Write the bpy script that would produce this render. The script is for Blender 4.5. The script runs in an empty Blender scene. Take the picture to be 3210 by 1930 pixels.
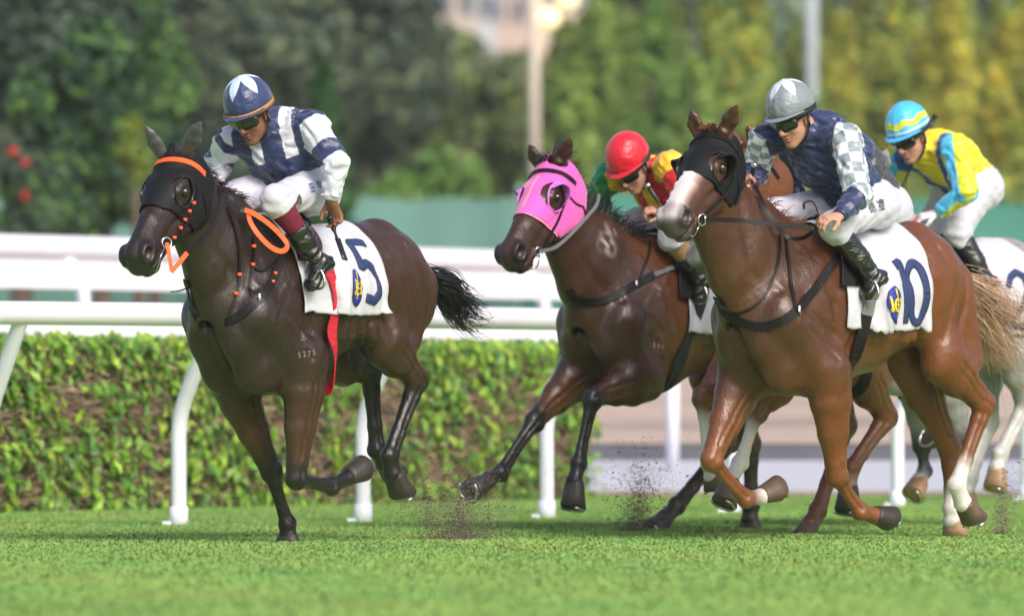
import bpy, bmesh, math, random
import numpy as np
from mathutils import Vector, Matrix, noise as mnoise
from mathutils.bvhtree import BVHTree

scene = bpy.context.scene
COL = scene.collection
# ---------------------------------------------------------------- camera, sky, sun, exposure
FPX = 20650.0          # focal length measured in photograph pixels (3210 wide)
CAM_H = 0.671
PX0, PY0 = 1605.0, 1249.0
cam_d = bpy.data.cameras.new("camera")
cam = bpy.data.objects.new("camera", cam_d)
COL.objects.link(cam)
cam.location = (0, 0, CAM_H)
cam.rotation_euler = (math.radians(90), 0, 0)
cam_d.sensor_width = 36.0
cam_d.lens = 36.0 * FPX / 3210.0
cam_d.shift_y = (PY0 - 965.0) / 3210.0
cam_d.clip_start = 0.5
cam_d.clip_end = 2000.0
cam_d.dof.use_dof = True
cam_d.dof.focus_distance = 30.7
cam_d.dof.aperture_fstop = 2.3
scene.camera = cam

world = bpy.data.worlds.new("World")
scene.world = world
world.use_nodes = True
wn = world.node_tree.nodes
wl = world.node_tree.links
bg = wn["Background"]
sky = wn.new("ShaderNodeTexSky")
sky.sky_type = 'NISHITA'
sky.sun_disc = False
SUN_EL, SUN_AZ = math.radians(38), math.radians(150)   # sun behind the camera's left shoulder, soft
sky.sun_elevation = SUN_EL
sky.sun_rotation = SUN_AZ
sky.air_density = 1.0
sky.dust_density = 4.0
wl.new(sky.outputs[0], bg.inputs[0])
bg.inputs[1].default_value = 0.135
sun_d = bpy.data.lights.new("sun", 'SUN')
sun_d.energy = 1.75
sun_d.angle = math.radians(22)
sun_d.color = (1.0, 0.95, 0.91)
sun = bpy.data.objects.new("sun", sun_d)
COL.objects.link(sun)
# direction towards the sun, matching the sky's rotation (0 = +Y, clockwise towards +X)
sdir = Vector((math.sin(SUN_AZ) * math.cos(SUN_EL), math.cos(SUN_AZ) * math.cos(SUN_EL), math.sin(SUN_EL)))
sun.rotation_euler = sdir.to_track_quat('Z', 'Y').to_euler()
scene.view_settings.view_transform = 'Standard'
scene.view_settings.look = 'None'
scene.view_settings.exposure = 0.60
scene.view_settings.gamma = 1.0
scene.cycles.max_bounces = 6
scene.cycles.transparent_max_bounces = 8

rng = np.random.RandomState(7)
random.seed(7)

# ---------------------------------------------------------------- pixel <-> place
def wp(px, py, Y):
    return np.array([(px - PX0) / FPX * Y, Y, CAM_H + (PY0 - py) / FPX * Y])

class Frame:
    """Horse frame: u forward, v to the horse's left, z up."""
    def __init__(self, px0, Y0, theta):
        self.Y0 = Y0; self.X0 = (px0 - PX0) / FPX * Y0
        t = math.radians(theta); self.c = math.cos(t); self.s = math.sin(t)
        self.M = Matrix(((-self.c, self.s, 0, self.X0), (-self.s, -self.c, 0, self.Y0), (0, 0, 1, 0), (0, 0, 0, 1)))
        self.R = np.array([[-self.c, self.s, 0], [-self.s, -self.c, 0], [0, 0, 1.0]])
        self.T = np.array([self.X0, self.Y0, 0.0])
    def J(self, px, py, v):
        m = (px - PX0) / FPX
        u = (m * (self.Y0 - v * self.c) - self.X0 - v * self.s) / (m * self.s - self.c)
        Y = self.Y0 - u * self.s - v * self.c
        return np.array([u, v, CAM_H + (PY0 - py) / FPX * Y])
    def w2l(self, p): return (np.asarray(p) - self.T) @ self.R
    def l2w(self, p): return np.asarray(p) @ self.R.T + self.T
    def ray(self, px, py):
        o = self.w2l(np.array([0, 0, CAM_H]))
        d = self.w2l(wp(px, py, 1.0)) - o
        return o, d / np.linalg.norm(d)
    def proj(self, p):
        w = self.l2w(p); return (PX0 + w[..., 0] / w[..., 1] * FPX, PY0 - (w[..., 2] - CAM_H) / w[..., 1] * FPX)

def nrm(v):
    v = np.asarray(v, float); return v / (np.linalg.norm(v) + 1e-12)

# ---------------------------------------------------------------- materials
MATS = {}
def nt(name):
    m = bpy.data.materials.new(name); m.use_nodes = True
    n = m.node_tree.nodes; l = m.node_tree.links
    return m, n, l, n["Principled BSDF"]

def mat(name, col, rough=0.6, spec=0.5, metal=0.0, bump=0.0, bscale=40.0, var=0.0, vscale=6.0, sheen=0.0, coat=0.0,
        attr=False, trans=0.0, stretch=(1, 1, 1), bdist=0.01, rvar=0.0, detail=4.0, subs=0.0, fine=0.0):
    if name in MATS: return MATS[name]
    m, n, l, b = nt(name)
    b.inputs['Roughness'].default_value = rough
    b.inputs['Specular IOR Level'].default_value = spec
    b.inputs['Metallic'].default_value = metal
    b.inputs['Sheen Weight'].default_value = sheen
    b.inputs['Coat Weight'].default_value = coat
    b.inputs['Coat Roughness'].default_value = 0.2
    if subs:
        b.inputs['Subsurface Weight'].default_value = subs
        b.inputs['Subsurface Radius'].default_value = (0.02, 0.01, 0.005)
        b.inputs['Subsurface Scale'].default_value = 0.3
    tc = n.new('ShaderNodeTexCoord'); mp = n.new('ShaderNodeMapping')
    mp.inputs['Scale'].default_value = stretch
    l.new(tc.outputs['Object'], mp.inputs[0])
    src = None
    if attr:
        a = n.new('ShaderNodeAttribute'); a.attribute_name = 'Col'; src = a.outputs['Color']
    if var > 0:
        t = n.new('ShaderNodeTexNoise'); t.inputs['Scale'].default_value = vscale; t.inputs['Detail'].default_value = detail
        l.new(mp.outputs[0], t.inputs[0])
        r = n.new('ShaderNodeMapRange'); r.inputs['From Min'].default_value = 0.25; r.inputs['From Max'].default_value = 0.75
        r.inputs['To Min'].default_value = 1 - var; r.inputs['To Max'].default_value = 1 + var
        l.new(t.outputs['Fac'], r.inputs[0])
        mx = n.new('ShaderNodeVectorMath'); mx.operation = 'SCALE'
        if src is not None: l.new(src, mx.inputs[0])
        else: mx.inputs[0].default_value = col[:3]
        l.new(r.outputs[0], mx.inputs['Scale'])
        l.new(mx.outputs[0], b.inputs['Base Color'])
        if rvar > 0:
            r2 = n.new('ShaderNodeMapRange'); r2.inputs['From Min'].default_value = 0.3; r2.inputs['From Max'].default_value = 0.7
            r2.inputs['To Min'].default_value = rough - rvar; r2.inputs['To Max'].default_value = rough + rvar
            l.new(t.outputs['Fac'], r2.inputs[0]); l.new(r2.outputs[0], b.inputs['Roughness'])
    elif src is not None: l.new(src, b.inputs['Base Color'])
    else: b.inputs['Base Color'].default_value = (*col[:3], 1)
    if bump > 0:
        t2 = n.new('ShaderNodeTexNoise'); t2.inputs['Scale'].default_value = bscale; t2.inputs['Detail'].default_value = 5
        l.new(mp.outputs[0], t2.inputs[0])
        bp = n.new('ShaderNodeBump'); bp.inputs['Strength'].default_value = bump; bp.inputs['Distance'].default_value = bdist
        l.new(t2.outputs['Fac'], bp.inputs['Height']); l.new(bp.outputs[0], b.inputs['Normal'])
    if trans > 0:
        tr = n.new('ShaderNodeBsdfTranslucent'); ms = n.new('ShaderNodeMixShader'); ms.inputs[0].default_value = trans
        out = n['Material Output']
        if b.inputs['Base Color'].is_linked: l.new(b.inputs['Base Color'].links[0].from_socket, tr.inputs[0])
        else: tr.inputs[0].default_value = (*col[:3], 1)
        l.new(b.outputs[0], ms.inputs[1]); l.new(tr.outputs[0], ms.inputs[2]); l.new(ms.outputs[0], out.inputs[0])
    if fine > 0:
        mp3 = n.new('ShaderNodeMapping'); mp3.inputs['Scale'].default_value = (1, 1, .35); l.new(tc.outputs['Object'], mp3.inputs[0])
        t3 = n.new('ShaderNodeTexNoise'); t3.inputs['Scale'].default_value = 130; t3.inputs['Detail'].default_value = 3; l.new(mp3.outputs[0], t3.inputs[0])
        b3 = n.new('ShaderNodeBump'); b3.inputs['Strength'].default_value = fine; b3.inputs['Distance'].default_value = .004; l.new(t3.outputs['Fac'], b3.inputs['Height'])
        if b.inputs['Normal'].is_linked: l.new(b.inputs['Normal'].links[0].from_socket, b3.inputs['Normal'])
        l.new(b3.outputs[0], b.inputs['Normal'])
    MATS[name] = m
    return m

# ---------------------------------------------------------------- meshes and objects
def mesh_np(name, V, F, colors=None, smooth=True):
    """V (n,3); F list of (k,) tuples or an int array (m,k)."""
    me = bpy.data.meshes.new(name)
    V = np.asarray(V, np.float32)
    if isinstance(F, np.ndarray):
        k = F.shape[1]; nf = F.shape[0]
        me.vertices.add(len(V)); me.vertices.foreach_set('co', V.ravel())
        me.loops.add(nf * k); me.loops.foreach_set('vertex_index', F.astype(np.int32).ravel())
        me.polygons.add(nf); me.polygons.foreach_set('loop_start', np.arange(0, nf * k, k, dtype=np.int32))
        try: me.polygons.foreach_set('loop_total', np.full(nf, k, dtype=np.int32))
        except Exception: pass
        me.update(calc_edges=True)
    else:
        me.from_pydata([tuple(map(float, v)) for v in V], [], [tuple(int(i) for i in f) for f in F])
        me.update()
    me.polygons.foreach_set('use_smooth', np.full(len(me.polygons), smooth, dtype=bool))
    if colors is not None:
        ca = me.color_attributes.new('Col', 'FLOAT_COLOR', 'POINT')
        c = np.ones((len(V), 4), np.float32); c[:, :3] = np.asarray(colors)[:, :3]
        ca.data.foreach_set('color', c.ravel())
    return me

def obj(name, me, material, parent=None, M=None, label=None, cat=None, group=None, kind=None):
    o = bpy.data.objects.new(name, me); COL.objects.link(o)
    if material is not None and me is not None: me.materials.append(material)
    if parent is not None: o.parent = parent
    if M is not None: o.matrix_world = M
    if label: o['label'] = label
    if cat: o['category'] = cat
    if group: o['group'] = group
    if kind: o['kind'] = kind
    return o

class MB:
    def __init__(self): self.v = []; self.f = []; self.c = []; self.n = 0
    def add(self, V, F, col=None):
        V = np.asarray(V, float); k = self.n
        self.v.append(V); self.f += [tuple(int(i) + k for i in f) for f in F]
        if col is not None: self.c.append(np.tile(np.asarray(col, float)[:3], (len(V), 1)) if np.ndim(col) == 1 else np.asarray(col))
        self.n += len(V)
    def mesh(self, name, smooth=True):
        V = np.concatenate(self.v); c = np.concatenate(self.c) if self.c else None
        return mesh_np(name, V, self.f, c, smooth)

def tube_geo(P, R, n=10, caps=True, flat=1.0, up=None):
    P = np.asarray(P, float); m = len(P); R = np.broadcast_to(np.asarray(R, float), (m,))
    T = np.gradient(P, axis=0); T /= np.linalg.norm(T, axis=1)[:, None] + 1e-12
    a = np.array(up if up is not None else (0.3, 0.2, 0.93)); V = []; 
    e = a - T[0] * a.dot(T[0])
    if np.linalg.norm(e) < 1e-3: e = np.array([1.0, 0, 0]) - T[0] * T[0][0]
    for i in range(m):
        e = e - T[i] * e.dot(T[i]); e /= np.linalg.norm(e) + 1e-12
        f = np.cross(T[i], e)
        an = np.arange(n) * 2 * math.pi / n
        V.append(P[i] + R[i] * (np.cos(an)[:, None] * e * flat + np.sin(an)[:, None] * f))
    V = np.concatenate(V); F = []
    for i in range(m - 1):
        for j in range(n):
            F.append((i * n + j, i * n + (j + 1) % n, (i + 1) * n + (j + 1) % n, (i + 1) * n + j))
    if caps:
        F.append(tuple(range(n - 1, -1, -1))); F.append(tuple((m - 1) * n + j for j in range(n)))
    return V, F

def ribbon_geo(P, N, w, th):
    """flat strap along P, facing N"""
    P = np.asarray(P); N = np.asarray(N); T = np.gradient(P, axis=0); T /= np.linalg.norm(T, axis=1)[:, None] + 1e-12
    S = np.cross(T, N); S /= np.linalg.norm(S, axis=1)[:, None] + 1e-12; N2 = np.cross(S, T)
    w = np.broadcast_to(w, (len(P),))[:, None]
    a = [P + S * w / 2, P + S * w / 2 + N2 * th, P - S * w / 2 + N2 * th, P - S * w / 2]
    V = np.stack(a, 1).reshape(-1, 3); F = []
    for i in range(len(P) - 1):
        for j in range(4): F.append((i * 4 + j, i * 4 + (j + 1) % 4, (i + 1) * 4 + (j + 1) % 4, (i + 1) * 4 + j))
    F.append((3, 2, 1, 0)); k = (len(P) - 1) * 4; F.append((k, k + 1, k + 2, k + 3))
    return V, F

def box_geo(lo, hi):
    x0, y0, z0 = lo; x1, y1, z1 = hi
    V = [(x0, y0, z0), (x1, y0, z0), (x1, y1, z0), (x0, y1, z0), (x0, y0, z1), (x1, y0, z1), (x1, y1, z1), (x0, y1, z1)]
    F = [(0, 3, 2, 1), (4, 5, 6, 7), (0, 1, 5, 4), (1, 2, 6, 5), (2, 3, 7, 6), (3, 0, 4, 7)]
    return V, F

def spline(P, n):
    """Catmull-Rom through P, n samples."""
    P = np.asarray(P, float)
    if len(P) < 3: 
        t = np.linspace(0, 1, n)[:, None]; return P[0] * (1 - t) + P[-1] * t
    Q = np.vstack([2 * P[0] - P[1], P, 2 * P[-1] - P[-2]])
    L = np.concatenate([[0], np.cumsum(np.linalg.norm(np.diff(P, axis=0), axis=1))]); L /= L[-1]
    out = []
    for t in np.linspace(0, 1, n):
        i = min(np.searchsorted(L, t, side='right') - 1, len(P) - 2); f = (t - L[i]) / (L[i + 1] - L[i] + 1e-12)
        p0, p1, p2, p3 = Q[i], Q[i + 1], Q[i + 2], Q[i + 3]
        out.append(0.5 * ((2 * p1) + (-p0 + p2) * f + (2 * p0 - 5 * p1 + 4 * p2 - p3) * f * f + (-p0 + 3 * p1 - 3 * p2 + p3) * f ** 3))
    return np.array(out)

# ---------------------------------------------------------------- distance-field bodies -> one continuous surface
def ecap_d(P, A, B, ra, rb, E):
    """Distance to an elliptical tapered capsule. ra, rb = (half size along E, half size across)."""
    A = np.asarray(A, float); B = np.asarray(B, float); d = B - A; L = np.linalg.norm(d)
    if L < 1e-6: d = np.array([0, 0, 1.0]) if abs(E[2]) < 0.9 else np.array([1.0, 0, 0]); L = 1e-6
    else: d = d / L
    E = np.asarray(E, float); e1 = E - d * E.dot(d)
    if np.linalg.norm(e1) < 1e-4: e1 = np.cross(d, [0.123, 0.77, 0.4])
    e1 = e1 / np.linalg.norm(e1); e2 = np.cross(d, e1)
    X = P[0] - A[0]; Y = P[1] - A[1]; Z = P[2] - A[2]
    s = X * d[0] + Y * d[1] + Z * d[2]
    t = np.clip(s / L, 0, 1)
    a = ra[0] + (rb[0] - ra[0]) * t; b = ra[1] + (rb[1] - ra[1]) * t
    q3 = s - t * L
    q1 = X * e1[0] + Y * e1[1] + Z * e1[2]; q2 = X * e2[0] + Y * e2[1] + Z * e2[2]
    r3 = ra[2] if len(ra) > 2 else None
    c = np.minimum(a, b) if r3 is None else r3
    k0 = np.sqrt((q1 / a) ** 2 + (q2 / b) ** 2 + (q3 / c) ** 2)
    k1 = np.sqrt((q1 / a ** 2) ** 2 + (q2 / b ** 2) ** 2 + (q3 / c ** 2) ** 2) + 1e-9
    return k0 * (k0 - 1) / k1

class Field:
    def __init__(self): self.pr = []
    def cap(self, A, B, ra, rb=None, E=(0, 0, 1), k=0.02, col=None, neg=False):
        if np.isscalar(ra): ra = (ra, ra)
        if rb is None: rb = ra
        if np.isscalar(rb): rb = (rb, rb)
        self.pr.append((np.asarray(A, float), np.asarray(B, float), ra, rb, np.asarray(E, float), k, col, neg))
    def ell(self, C, r, X=(1, 0, 0), E=(0, 0, 1), k=0.02, col=None, neg=False):
        """ellipsoid: r = (along X, along E, across)"""
        C = np.asarray(C, float); X = nrm(X); E = np.asarray(E, float)
        self.pr.append((C - X * 1e-4, C + X * 1e-4, (r[1], r[2], r[0]), (r[1], r[2], r[0]), E, k, col, neg))
    def chain(self, pts, E=(0, 0, 1), k=0.02, k0=None, col=None, neg=False):
        for i in range(len(pts) - 1):
            A, ra = pts[i][0], pts[i][1]; B, rb = pts[i + 1][0], pts[i + 1][1]
            c = pts[i][2] if len(pts[i]) > 2 else col
            self.cap(A, B, ra, rb, E, (k0 if (i == 0 and k0 is not None) else k), c, neg)
    def bounds(self, pad=0.03):
        lo = np.array([1e9] * 3); hi = -lo
        for A, B, ra, rb, E, k, c, neg in self.pr:
            if neg: continue
            r = max(max(ra), max(rb)); lo = np.minimum(lo, np.minimum(A, B) - r); hi = np.maximum(hi, np.maximum(A, B) + r)
        return lo - pad, hi + pad
    def grid(self, h, inflate=0.0, lo=None, hi=None):
        l2, h2 = self.bounds(0.03 + inflate)
        if lo is not None: l2 = np.maximum(l2, lo); h2 = np.minimum(h2, hi)
        lo, hi = l2, h2
        n = np.ceil((hi - lo) / h).astype(int) + 1
        G = np.full(n, 0.5, np.float32)
        ax = [(lo[i] + np.arange(n[i]) * h).astype(np.float32) for i in range(3)]
        for A, B, ra, rb, E, k, c, neg in self.pr:
            r = max(max(ra), max(rb)) + k + 0.03 + inflate
            a = np.floor((np.minimum(A, B) - r - lo) / h).astype(int); b = np.ceil((np.maximum(A, B) + r - lo) / h).astype(int)
            a = np.clip(a, 0, n); b = np.clip(b, 0, n)
            if np.any(b <= a): continue
            sl = tuple(slice(a[i], b[i]) for i in range(3))
            X = ax[0][sl[0]][:, None, None]; Y = ax[1][sl[1]][None, :, None]; Z = ax[2][sl[2]][None, None, :]
            d = ecap_d((X, Y, Z), A, B, ra, rb, E).astype(np.float32)
            g = G[sl]
            if neg:
                d = -d; hh = np.maximum(k - np.abs(g - d), 0) / k; G[sl] = np.maximum(g, d) + hh * hh * k * 0.25
            else:
                hh = np.maximum(k - np.abs(g - d), 0) / k; G[sl] = np.minimum(g, d) - hh * hh * k * 0.25
        return G - inflate, lo, h, ax
    def colors(self, V, kk=0.012, default=(0.5, 0.5, 0.5)):
        W = np.full(len(V), 1e-9); C = np.tile(np.array(default) * 1e-9, (len(V), 1)); V = np.asarray(V, float)
        for A, B, ra, rb, E, k, c, neg in self.pr:
            if c is None: continue
            r = max(max(ra), max(rb)) + 0.08
            m = np.all((V > np.minimum(A, B) - r) & (V < np.maximum(A, B) + r), axis=1)
            if not m.any(): continue
            P = V[m]; d = ecap_d((P[:, 0], P[:, 1], P[:, 2]), A, B, ra, rb, E)
            w = np.exp(-np.clip(d, -0.01, 1) / kk) * (c[3] if len(c) > 3 else 1.0); W[m] += w; C[m] += w[:, None] * np.asarray(c)[None, :3]
        return C / W[:, None]

def surface_nets(G, lo, h):
    S = G < 0
    nx, ny, nz = G.shape
    cnt = np.zeros((nx - 1, ny - 1, nz - 1), np.int8)
    for dx in (0, 1):
        for dy in (0, 1):
            for dz in (0, 1):
                cnt += S[dx:nx - 1 + dx, dy:ny - 1 + dy, dz:nz - 1 + dz]
    act = (cnt > 0) & (cnt < 8)
    I = np.argwhere(act)
    idx = np.full(act.shape, -1, np.int32); idx[act] = np.arange(len(I))
    acc = np.zeros((len(I), 3)); num = np.zeros(len(I))
    cor = [(dx, dy, dz) for dx in (0, 1) for dy in (0, 1) for dz in (0, 1)]
    val = {c: G[I[:, 0] + c[0], I[:, 1] + c[1], I[:, 2] + c[2]].astype(float) for c in cor}
    for a in cor:
        for ax in range(3):
            if a[ax] == 0:
                b = list(a); b[ax] = 1; b = tuple(b)
                va, vb = val[a], val[b]; m = (va < 0) != (vb < 0)
                t = np.where(m, va / np.where(m, va - vb, 1), 0)
                p = np.tile(np.array(a, float), (len(I), 1)); p[:, ax] = t
                acc[m] += p[m]; num[m] += 1
    V = (I + acc / num[:, None]) * h + lo
    F = []
    for ax in range(3):
        o1, o2 = [(1, 2), (2, 0), (0, 1)][ax]
        sa = [slice(None)] * 3; sb = [slice(None)] * 3
        sa[ax] = slice(0, -1); sb[ax] = slice(1, None)
        A = S[tuple(sa)]; B = S[tuple(sb)]
        for sign in (0, 1):
            E = np.argwhere((A & ~B) if sign == 0 else (~A & B))
            m = (E[:, o1] > 0) & (E[:, o2] > 0) & (E[:, o1] < G.shape[o1] - 1) & (E[:, o2] < G.shape[o2] - 1)
            E = E[m]
            def cell(d1, d2):
                c = E.copy(); c[:, o1] -= d1; c[:, o2] -= d2
                return idx[c[:, 0], c[:, 1], c[:, 2]]
            q = [cell(1, 1), cell(0, 1), cell(0, 0), cell(1, 0)]
            if sign: q = q[::-1]
            F.append(np.stack(q, 1))
    F = np.concatenate(F); F = F[(F >= 0).all(1)]
    return V, F

def tri_bvh(V, F):
    return BVHTree.FromPolygons([tuple(map(float, v)) for v in V], [tuple(int(i) for i in f) for f in F])

def hash_noise(P, s, seed=0):
    """cheap smooth value noise for wrinkles and dapples"""
    P = np.asarray(P) * s + seed * 17.3
    return (np.sin(P[:, 0] * 1.7 + 1.3 * np.sin(P[:, 1] * 1.1 + P[:, 2])) + np.sin(P[:, 1] * 2.1 + 1.7 * np.sin(P[:, 2] * 1.3 - P[:, 0]))
            + np.sin(P[:, 2] * 1.9 + 1.5 * np.sin(P[:, 0] * 1.2 + P[:, 1] * 0.7))) / 3.0
# ---------------------------------------------------------------- ground, path, dirt course, hills
def terr_z(Y):
    return float(np.interp(Y, [0, 45.4, 51.0, 51.02, 70, 90, 130, 200, 300, 520], [0, 0, .19, .30, .83, 1.2, 2.2, 4, 10, 40]))
def sheet(name, ys, x0, x1, dz, material, nx=30, zf=None):
    V = []; F = []
    xs = np.linspace(x0, x1, nx)
    for y in ys:
        for x in xs: V.append((x, y, (zf(x, y) if zf else terr_z(y)) + dz))
    for i in range(len(ys) - 1):
        for j in range(nx - 1): F.append((i * nx + j, i * nx + j + 1, (i + 1) * nx + j + 1, (i + 1) * nx + j))
    return obj(name, mesh_np(name, V, F), material, kind='structure')
soil = mat('soil_green', (.10, .15, .04), rough=.95, var=.35, vscale=.5)
sheet('ground', list(np.linspace(-60, 45.3, 20)) + [45.4, 51.0], -160, 160, -.012, soil)
sheet('field', [50.9, 70, 90, 110, 130], -160, 160, -.05, soil)
hill_m = mat('hill_green', (.05, .085, .045), rough=.95, var=.5, vscale=.06, bump=.6, bscale=.15, bdist=1.0)
sheet('hill', list(np.linspace(129, 520, 30)), -260, 260, -.1, hill_m, 60, lambda x, y: terr_z(y) * (1 + .10 * math.sin(x * .03 + 1) + .06 * math.sin(x * .09)))
turf_m = mat('turf', (.27, .44, .13), rough=.95, spec=.1, var=.28, vscale=1.1, bump=.2, bscale=60, bdist=.01)
sheet('turf', list(np.linspace(4, 45.4, 24)), -14, 14, 0, turf_m)
path_m = mat('asphalt_path', (.48, .48, .53), rough=.9, var=.06, vscale=1.2)
sheet('path', [45.4, 46.5, 48, 50, 51.0], -40, 40, .004, path_m)
verge_m = mat('verge', (.32, .25, .16), rough=.95, var=.2, vscale=3)
sheet('verge', [45.15, 45.4, 45.95], -40, 40, .010, verge_m)
kerb_m = mat('kerb_dark', (.10, .105, .125), rough=.85, var=.15, vscale=2)
V, F = box_geo((-40, 51.0, .12), (40, 51.14, .312)); obj('kerb', mesh_np('kerb', V, F, smooth=False), kerb_m, kind='structure')
dirt_m = mat('dirt_course', (.46, .35, .28), rough=.95, var=.26, vscale=1.0, stretch=(.25, 1.6, 1), bump=.8, bscale=3, bdist=.08)
sheet('dirt_track', [51.14, 55, 60, 65, 70, 76, 84], -40, 40, .02, dirt_m)

# ---- mown grass blades
def grass():
    r = np.random.RandomState(3); N = 720000
    Y = np.sqrt(r.uniform(19.0 ** 2, 45.5 ** 2, N)); X = r.uniform(-1, 1, N) * (.0777 * Y * 1.9 + .3)
    keep = Y > 0; 
    P = np.stack([X, Y, np.zeros(N)], 1)
    n1 = hash_noise(P, .9); n2 = hash_noise(P * [1, .5, 1], 3.1, 2); n3 = hash_noise(P, 9.0, 4)
    hgt = .005 + .008 * r.uniform(size=N) + .001 * n2
    a = r.uniform(0, 2 * math.pi, N); w = .0035 + .002 * r.uniform(size=N)
    dx, dy = np.cos(a) * w, np.sin(a) * w
    lean = r.normal(size=(N, 2)) * .012
    V = np.empty((N, 3, 3)); V[:, 0] = P + np.stack([-dx, -dy, np.zeros(N)], 1); V[:, 1] = P + np.stack([dx, dy, np.zeros(N)], 1)
    V[:, 2] = P + np.stack([lean[:, 0], lean[:, 1], hgt], 1)
    c = np.empty((N, 3)); base = np.array((.330, .540, .145))
    f = 1 + .07 * n1 + .04 * n2 + .02 * n3 + .07 * r.normal(size=N)
    c[:] = base * f[:, None]; c[:, 0] *= 1 + .14 * n2
    dry = (r.uniform(size=N) < .02 + .03 * (n3 > .62)); c[dry] = (.34, .33, .13)
    dk = (n2 + n3 < -1.25) & (r.uniform(size=N) < .5); c[dk] *= .68
    me = mesh_np('grass', V.reshape(-1, 3), np.arange(N * 3).reshape(N, 3), np.repeat(np.clip(c, .005, 1), 3, axis=0), smooth=False)
    gm_ = mat('grass_blade', (0, 0, 0), rough=.8, spec=.1, attr=True, trans=.25); nn = gm_.node_tree; cv = nn.nodes.new('ShaderNodeCombineXYZ')
    cv.inputs[1].default_value = -.35; cv.inputs[2].default_value = .94
    for nd in nn.nodes:
        if nd.type in ('BSDF_PRINCIPLED', 'BSDF_TRANSLUCENT'): nn.links.new(cv.outputs[0], nd.inputs['Normal'])
    obj('grass', me, gm_, kind='stuff', label='short mown bright green turf under the galloping horses', cat='grass')
grass()

# ---- running rail beside the turf, its curved posts, and the rails behind the hedge
def catpts(P, n): return spline(np.array(P, float), n)
white = mat('white_paint', (.71, .69, .75), rough=.32, spec=.5, var=.05, vscale=3, coat=.2)
white2 = mat('white_post', (.73, .73, .84), rough=.4, spec=.4, var=.05, vscale=5)
RAIL = [(-6.0, 31.9), (-2.72, 34.25), (-1.77, 35.0), (-.81, 35.85), (.196, 37.1), (1.30, 38.8), (2.40, 41.0), (3.40, 43.5), (4.3, 46.2), (5.2, 49)]
def perp(i):
    a = np.array(RAIL[max(i - 1, 0)]); b = np.array(RAIL[min(i + 1, len(RAIL) - 1)]); d = nrm(b - a); return np.array([d[1], -d[0]])
def build_rail():
    root = bpy.data.objects.new('running_rail', None); COL.objects.link(root); root.location = (.196, 37.1, 0)
    root['label'] = 'white tubular running rail on curved posts beside the turf'; root['category'] = 'rail'
    inv = Matrix.Translation((-.196, -37.1, 0))
    def part(name, V, F, m, par=root, sm=True):
        V = np.asarray(V) - np.array([.196, 37.1, 0]) ; return obj(name, mesh_np(name, V, F, smooth=sm), m, par)
    top = [(p[0] + perp(i)[0] * .33, p[1] + perp(i)[1] * .33, 1.112) for i, p in enumerate(RAIL)]
    V, F = tube_geo(catpts(top, 90), .062, 22, True); part('rail_tube', V, F, white)
    for i, p in enumerate(RAIL):
        q = perp(i); b = np.array([p[0], p[1], 0]); o = np.array([q[0], q[1], 0])
        P = spline([b, b + [0, 0, .35], b + [0, 0, .50], b + o * .030 + [0, 0, .62], b + o * .11 + [0, 0, .76], b + o * .33 + [0, 0, 1.10]], 28)
        V, F = tube_geo(P, .041, 16, True, up=(1, 0, 0)); po = part('post', V, F, white2)
        V, F = tube_geo([b + [0, 0, -.02], b + [0, 0, .10]], .050, 16, True, up=(1, 0, 0)); part('ground_socket', V, F, white2, po)
        V, F = box_geo(b + [-.085, -.03, 0], b + [-.04, .03, .022]); part('foot_plate', V, F, white2, po, False)
build_rail()
def build_back_rail():
    L = [(-7.5, 43.5), (-3.2, 47.7), (.1, 52.5), (2.2, 54.0), (4.5, 55.2), (7, 56.2)]
    root = bpy.data.objects.new('outer_rail', None); COL.objects.link(root); root.location = (0, 50, 0)
    root['label'] = 'tall white double guard rail with board, beyond the hedge'; root['category'] = 'rail'
    off = np.array([0, 50, 0])
    def part(name, V, F, m, sm=True): return obj(name, mesh_np(name, np.asarray(V) - off, F, smooth=sm), m, root)
    C = catpts([(a, b, 0) for a, b in L], 60); zt = 1.765
    V, F = tube_geo(C + [0, 0, zt], .085, 18, True); part('top_tube', V, F, white)
    V, F = tube_geo(C + [0, 0, 1.672], .020, 8, True); part('middle_wire', V, F, white)
    V, F = ribbon_geo(C + [0, 0, 1.56], np.tile([0, -1.0, .05], (60, 1)), .195, .03); part('lower_board', V, F, white, False)
    P5 = catpts([(a, b, 0) for a, b in L], 11)
    for p in P5[:-1]:
        z0 = terr_z(p[1]) - .02
        P = spline([[p[0] + .18, p[1] + .15, z0], [p[0] + .18, p[1] + .15, z0 + .9], [p[0] + .14, p[1] + .12, 1.50], [p[0], p[1] + .02, 1.72]], 14)
        V, F = tube_geo(P, .05, 12, True, up=(1, 0, 0)); part('post', V, F, white2)
    M = [(-7.5, 41.6, 0), (-3.4, 44.5, 0), (-.5, 47.2, 0), (1.2, 49.2, 0)]
    root2 = bpy.data.objects.new('low_rail', None); COL.objects.link(root2); root2.location = (0, 50, 0)
    root2['label'] = 'thick white rail just above the top of the hedge'; root2['category'] = 'rail'
    V, F = tube_geo(catpts(M, 40) + [0, 0, 1.10], .10, 16, True); obj('rail_tube', mesh_np('rail_tube', V - off, F), white, root2)
    for p in catpts(M, 6):
        V, F = tube_geo([[p[0], p[1] + .05, terr_z(p[1]) - .02], [p[0], p[1] + .05, 1.06]], .05, 12, True, up=(1, 0, 0)); obj('post', mesh_np('post', V - off, F), white2, root2)
build_back_rail()

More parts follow.
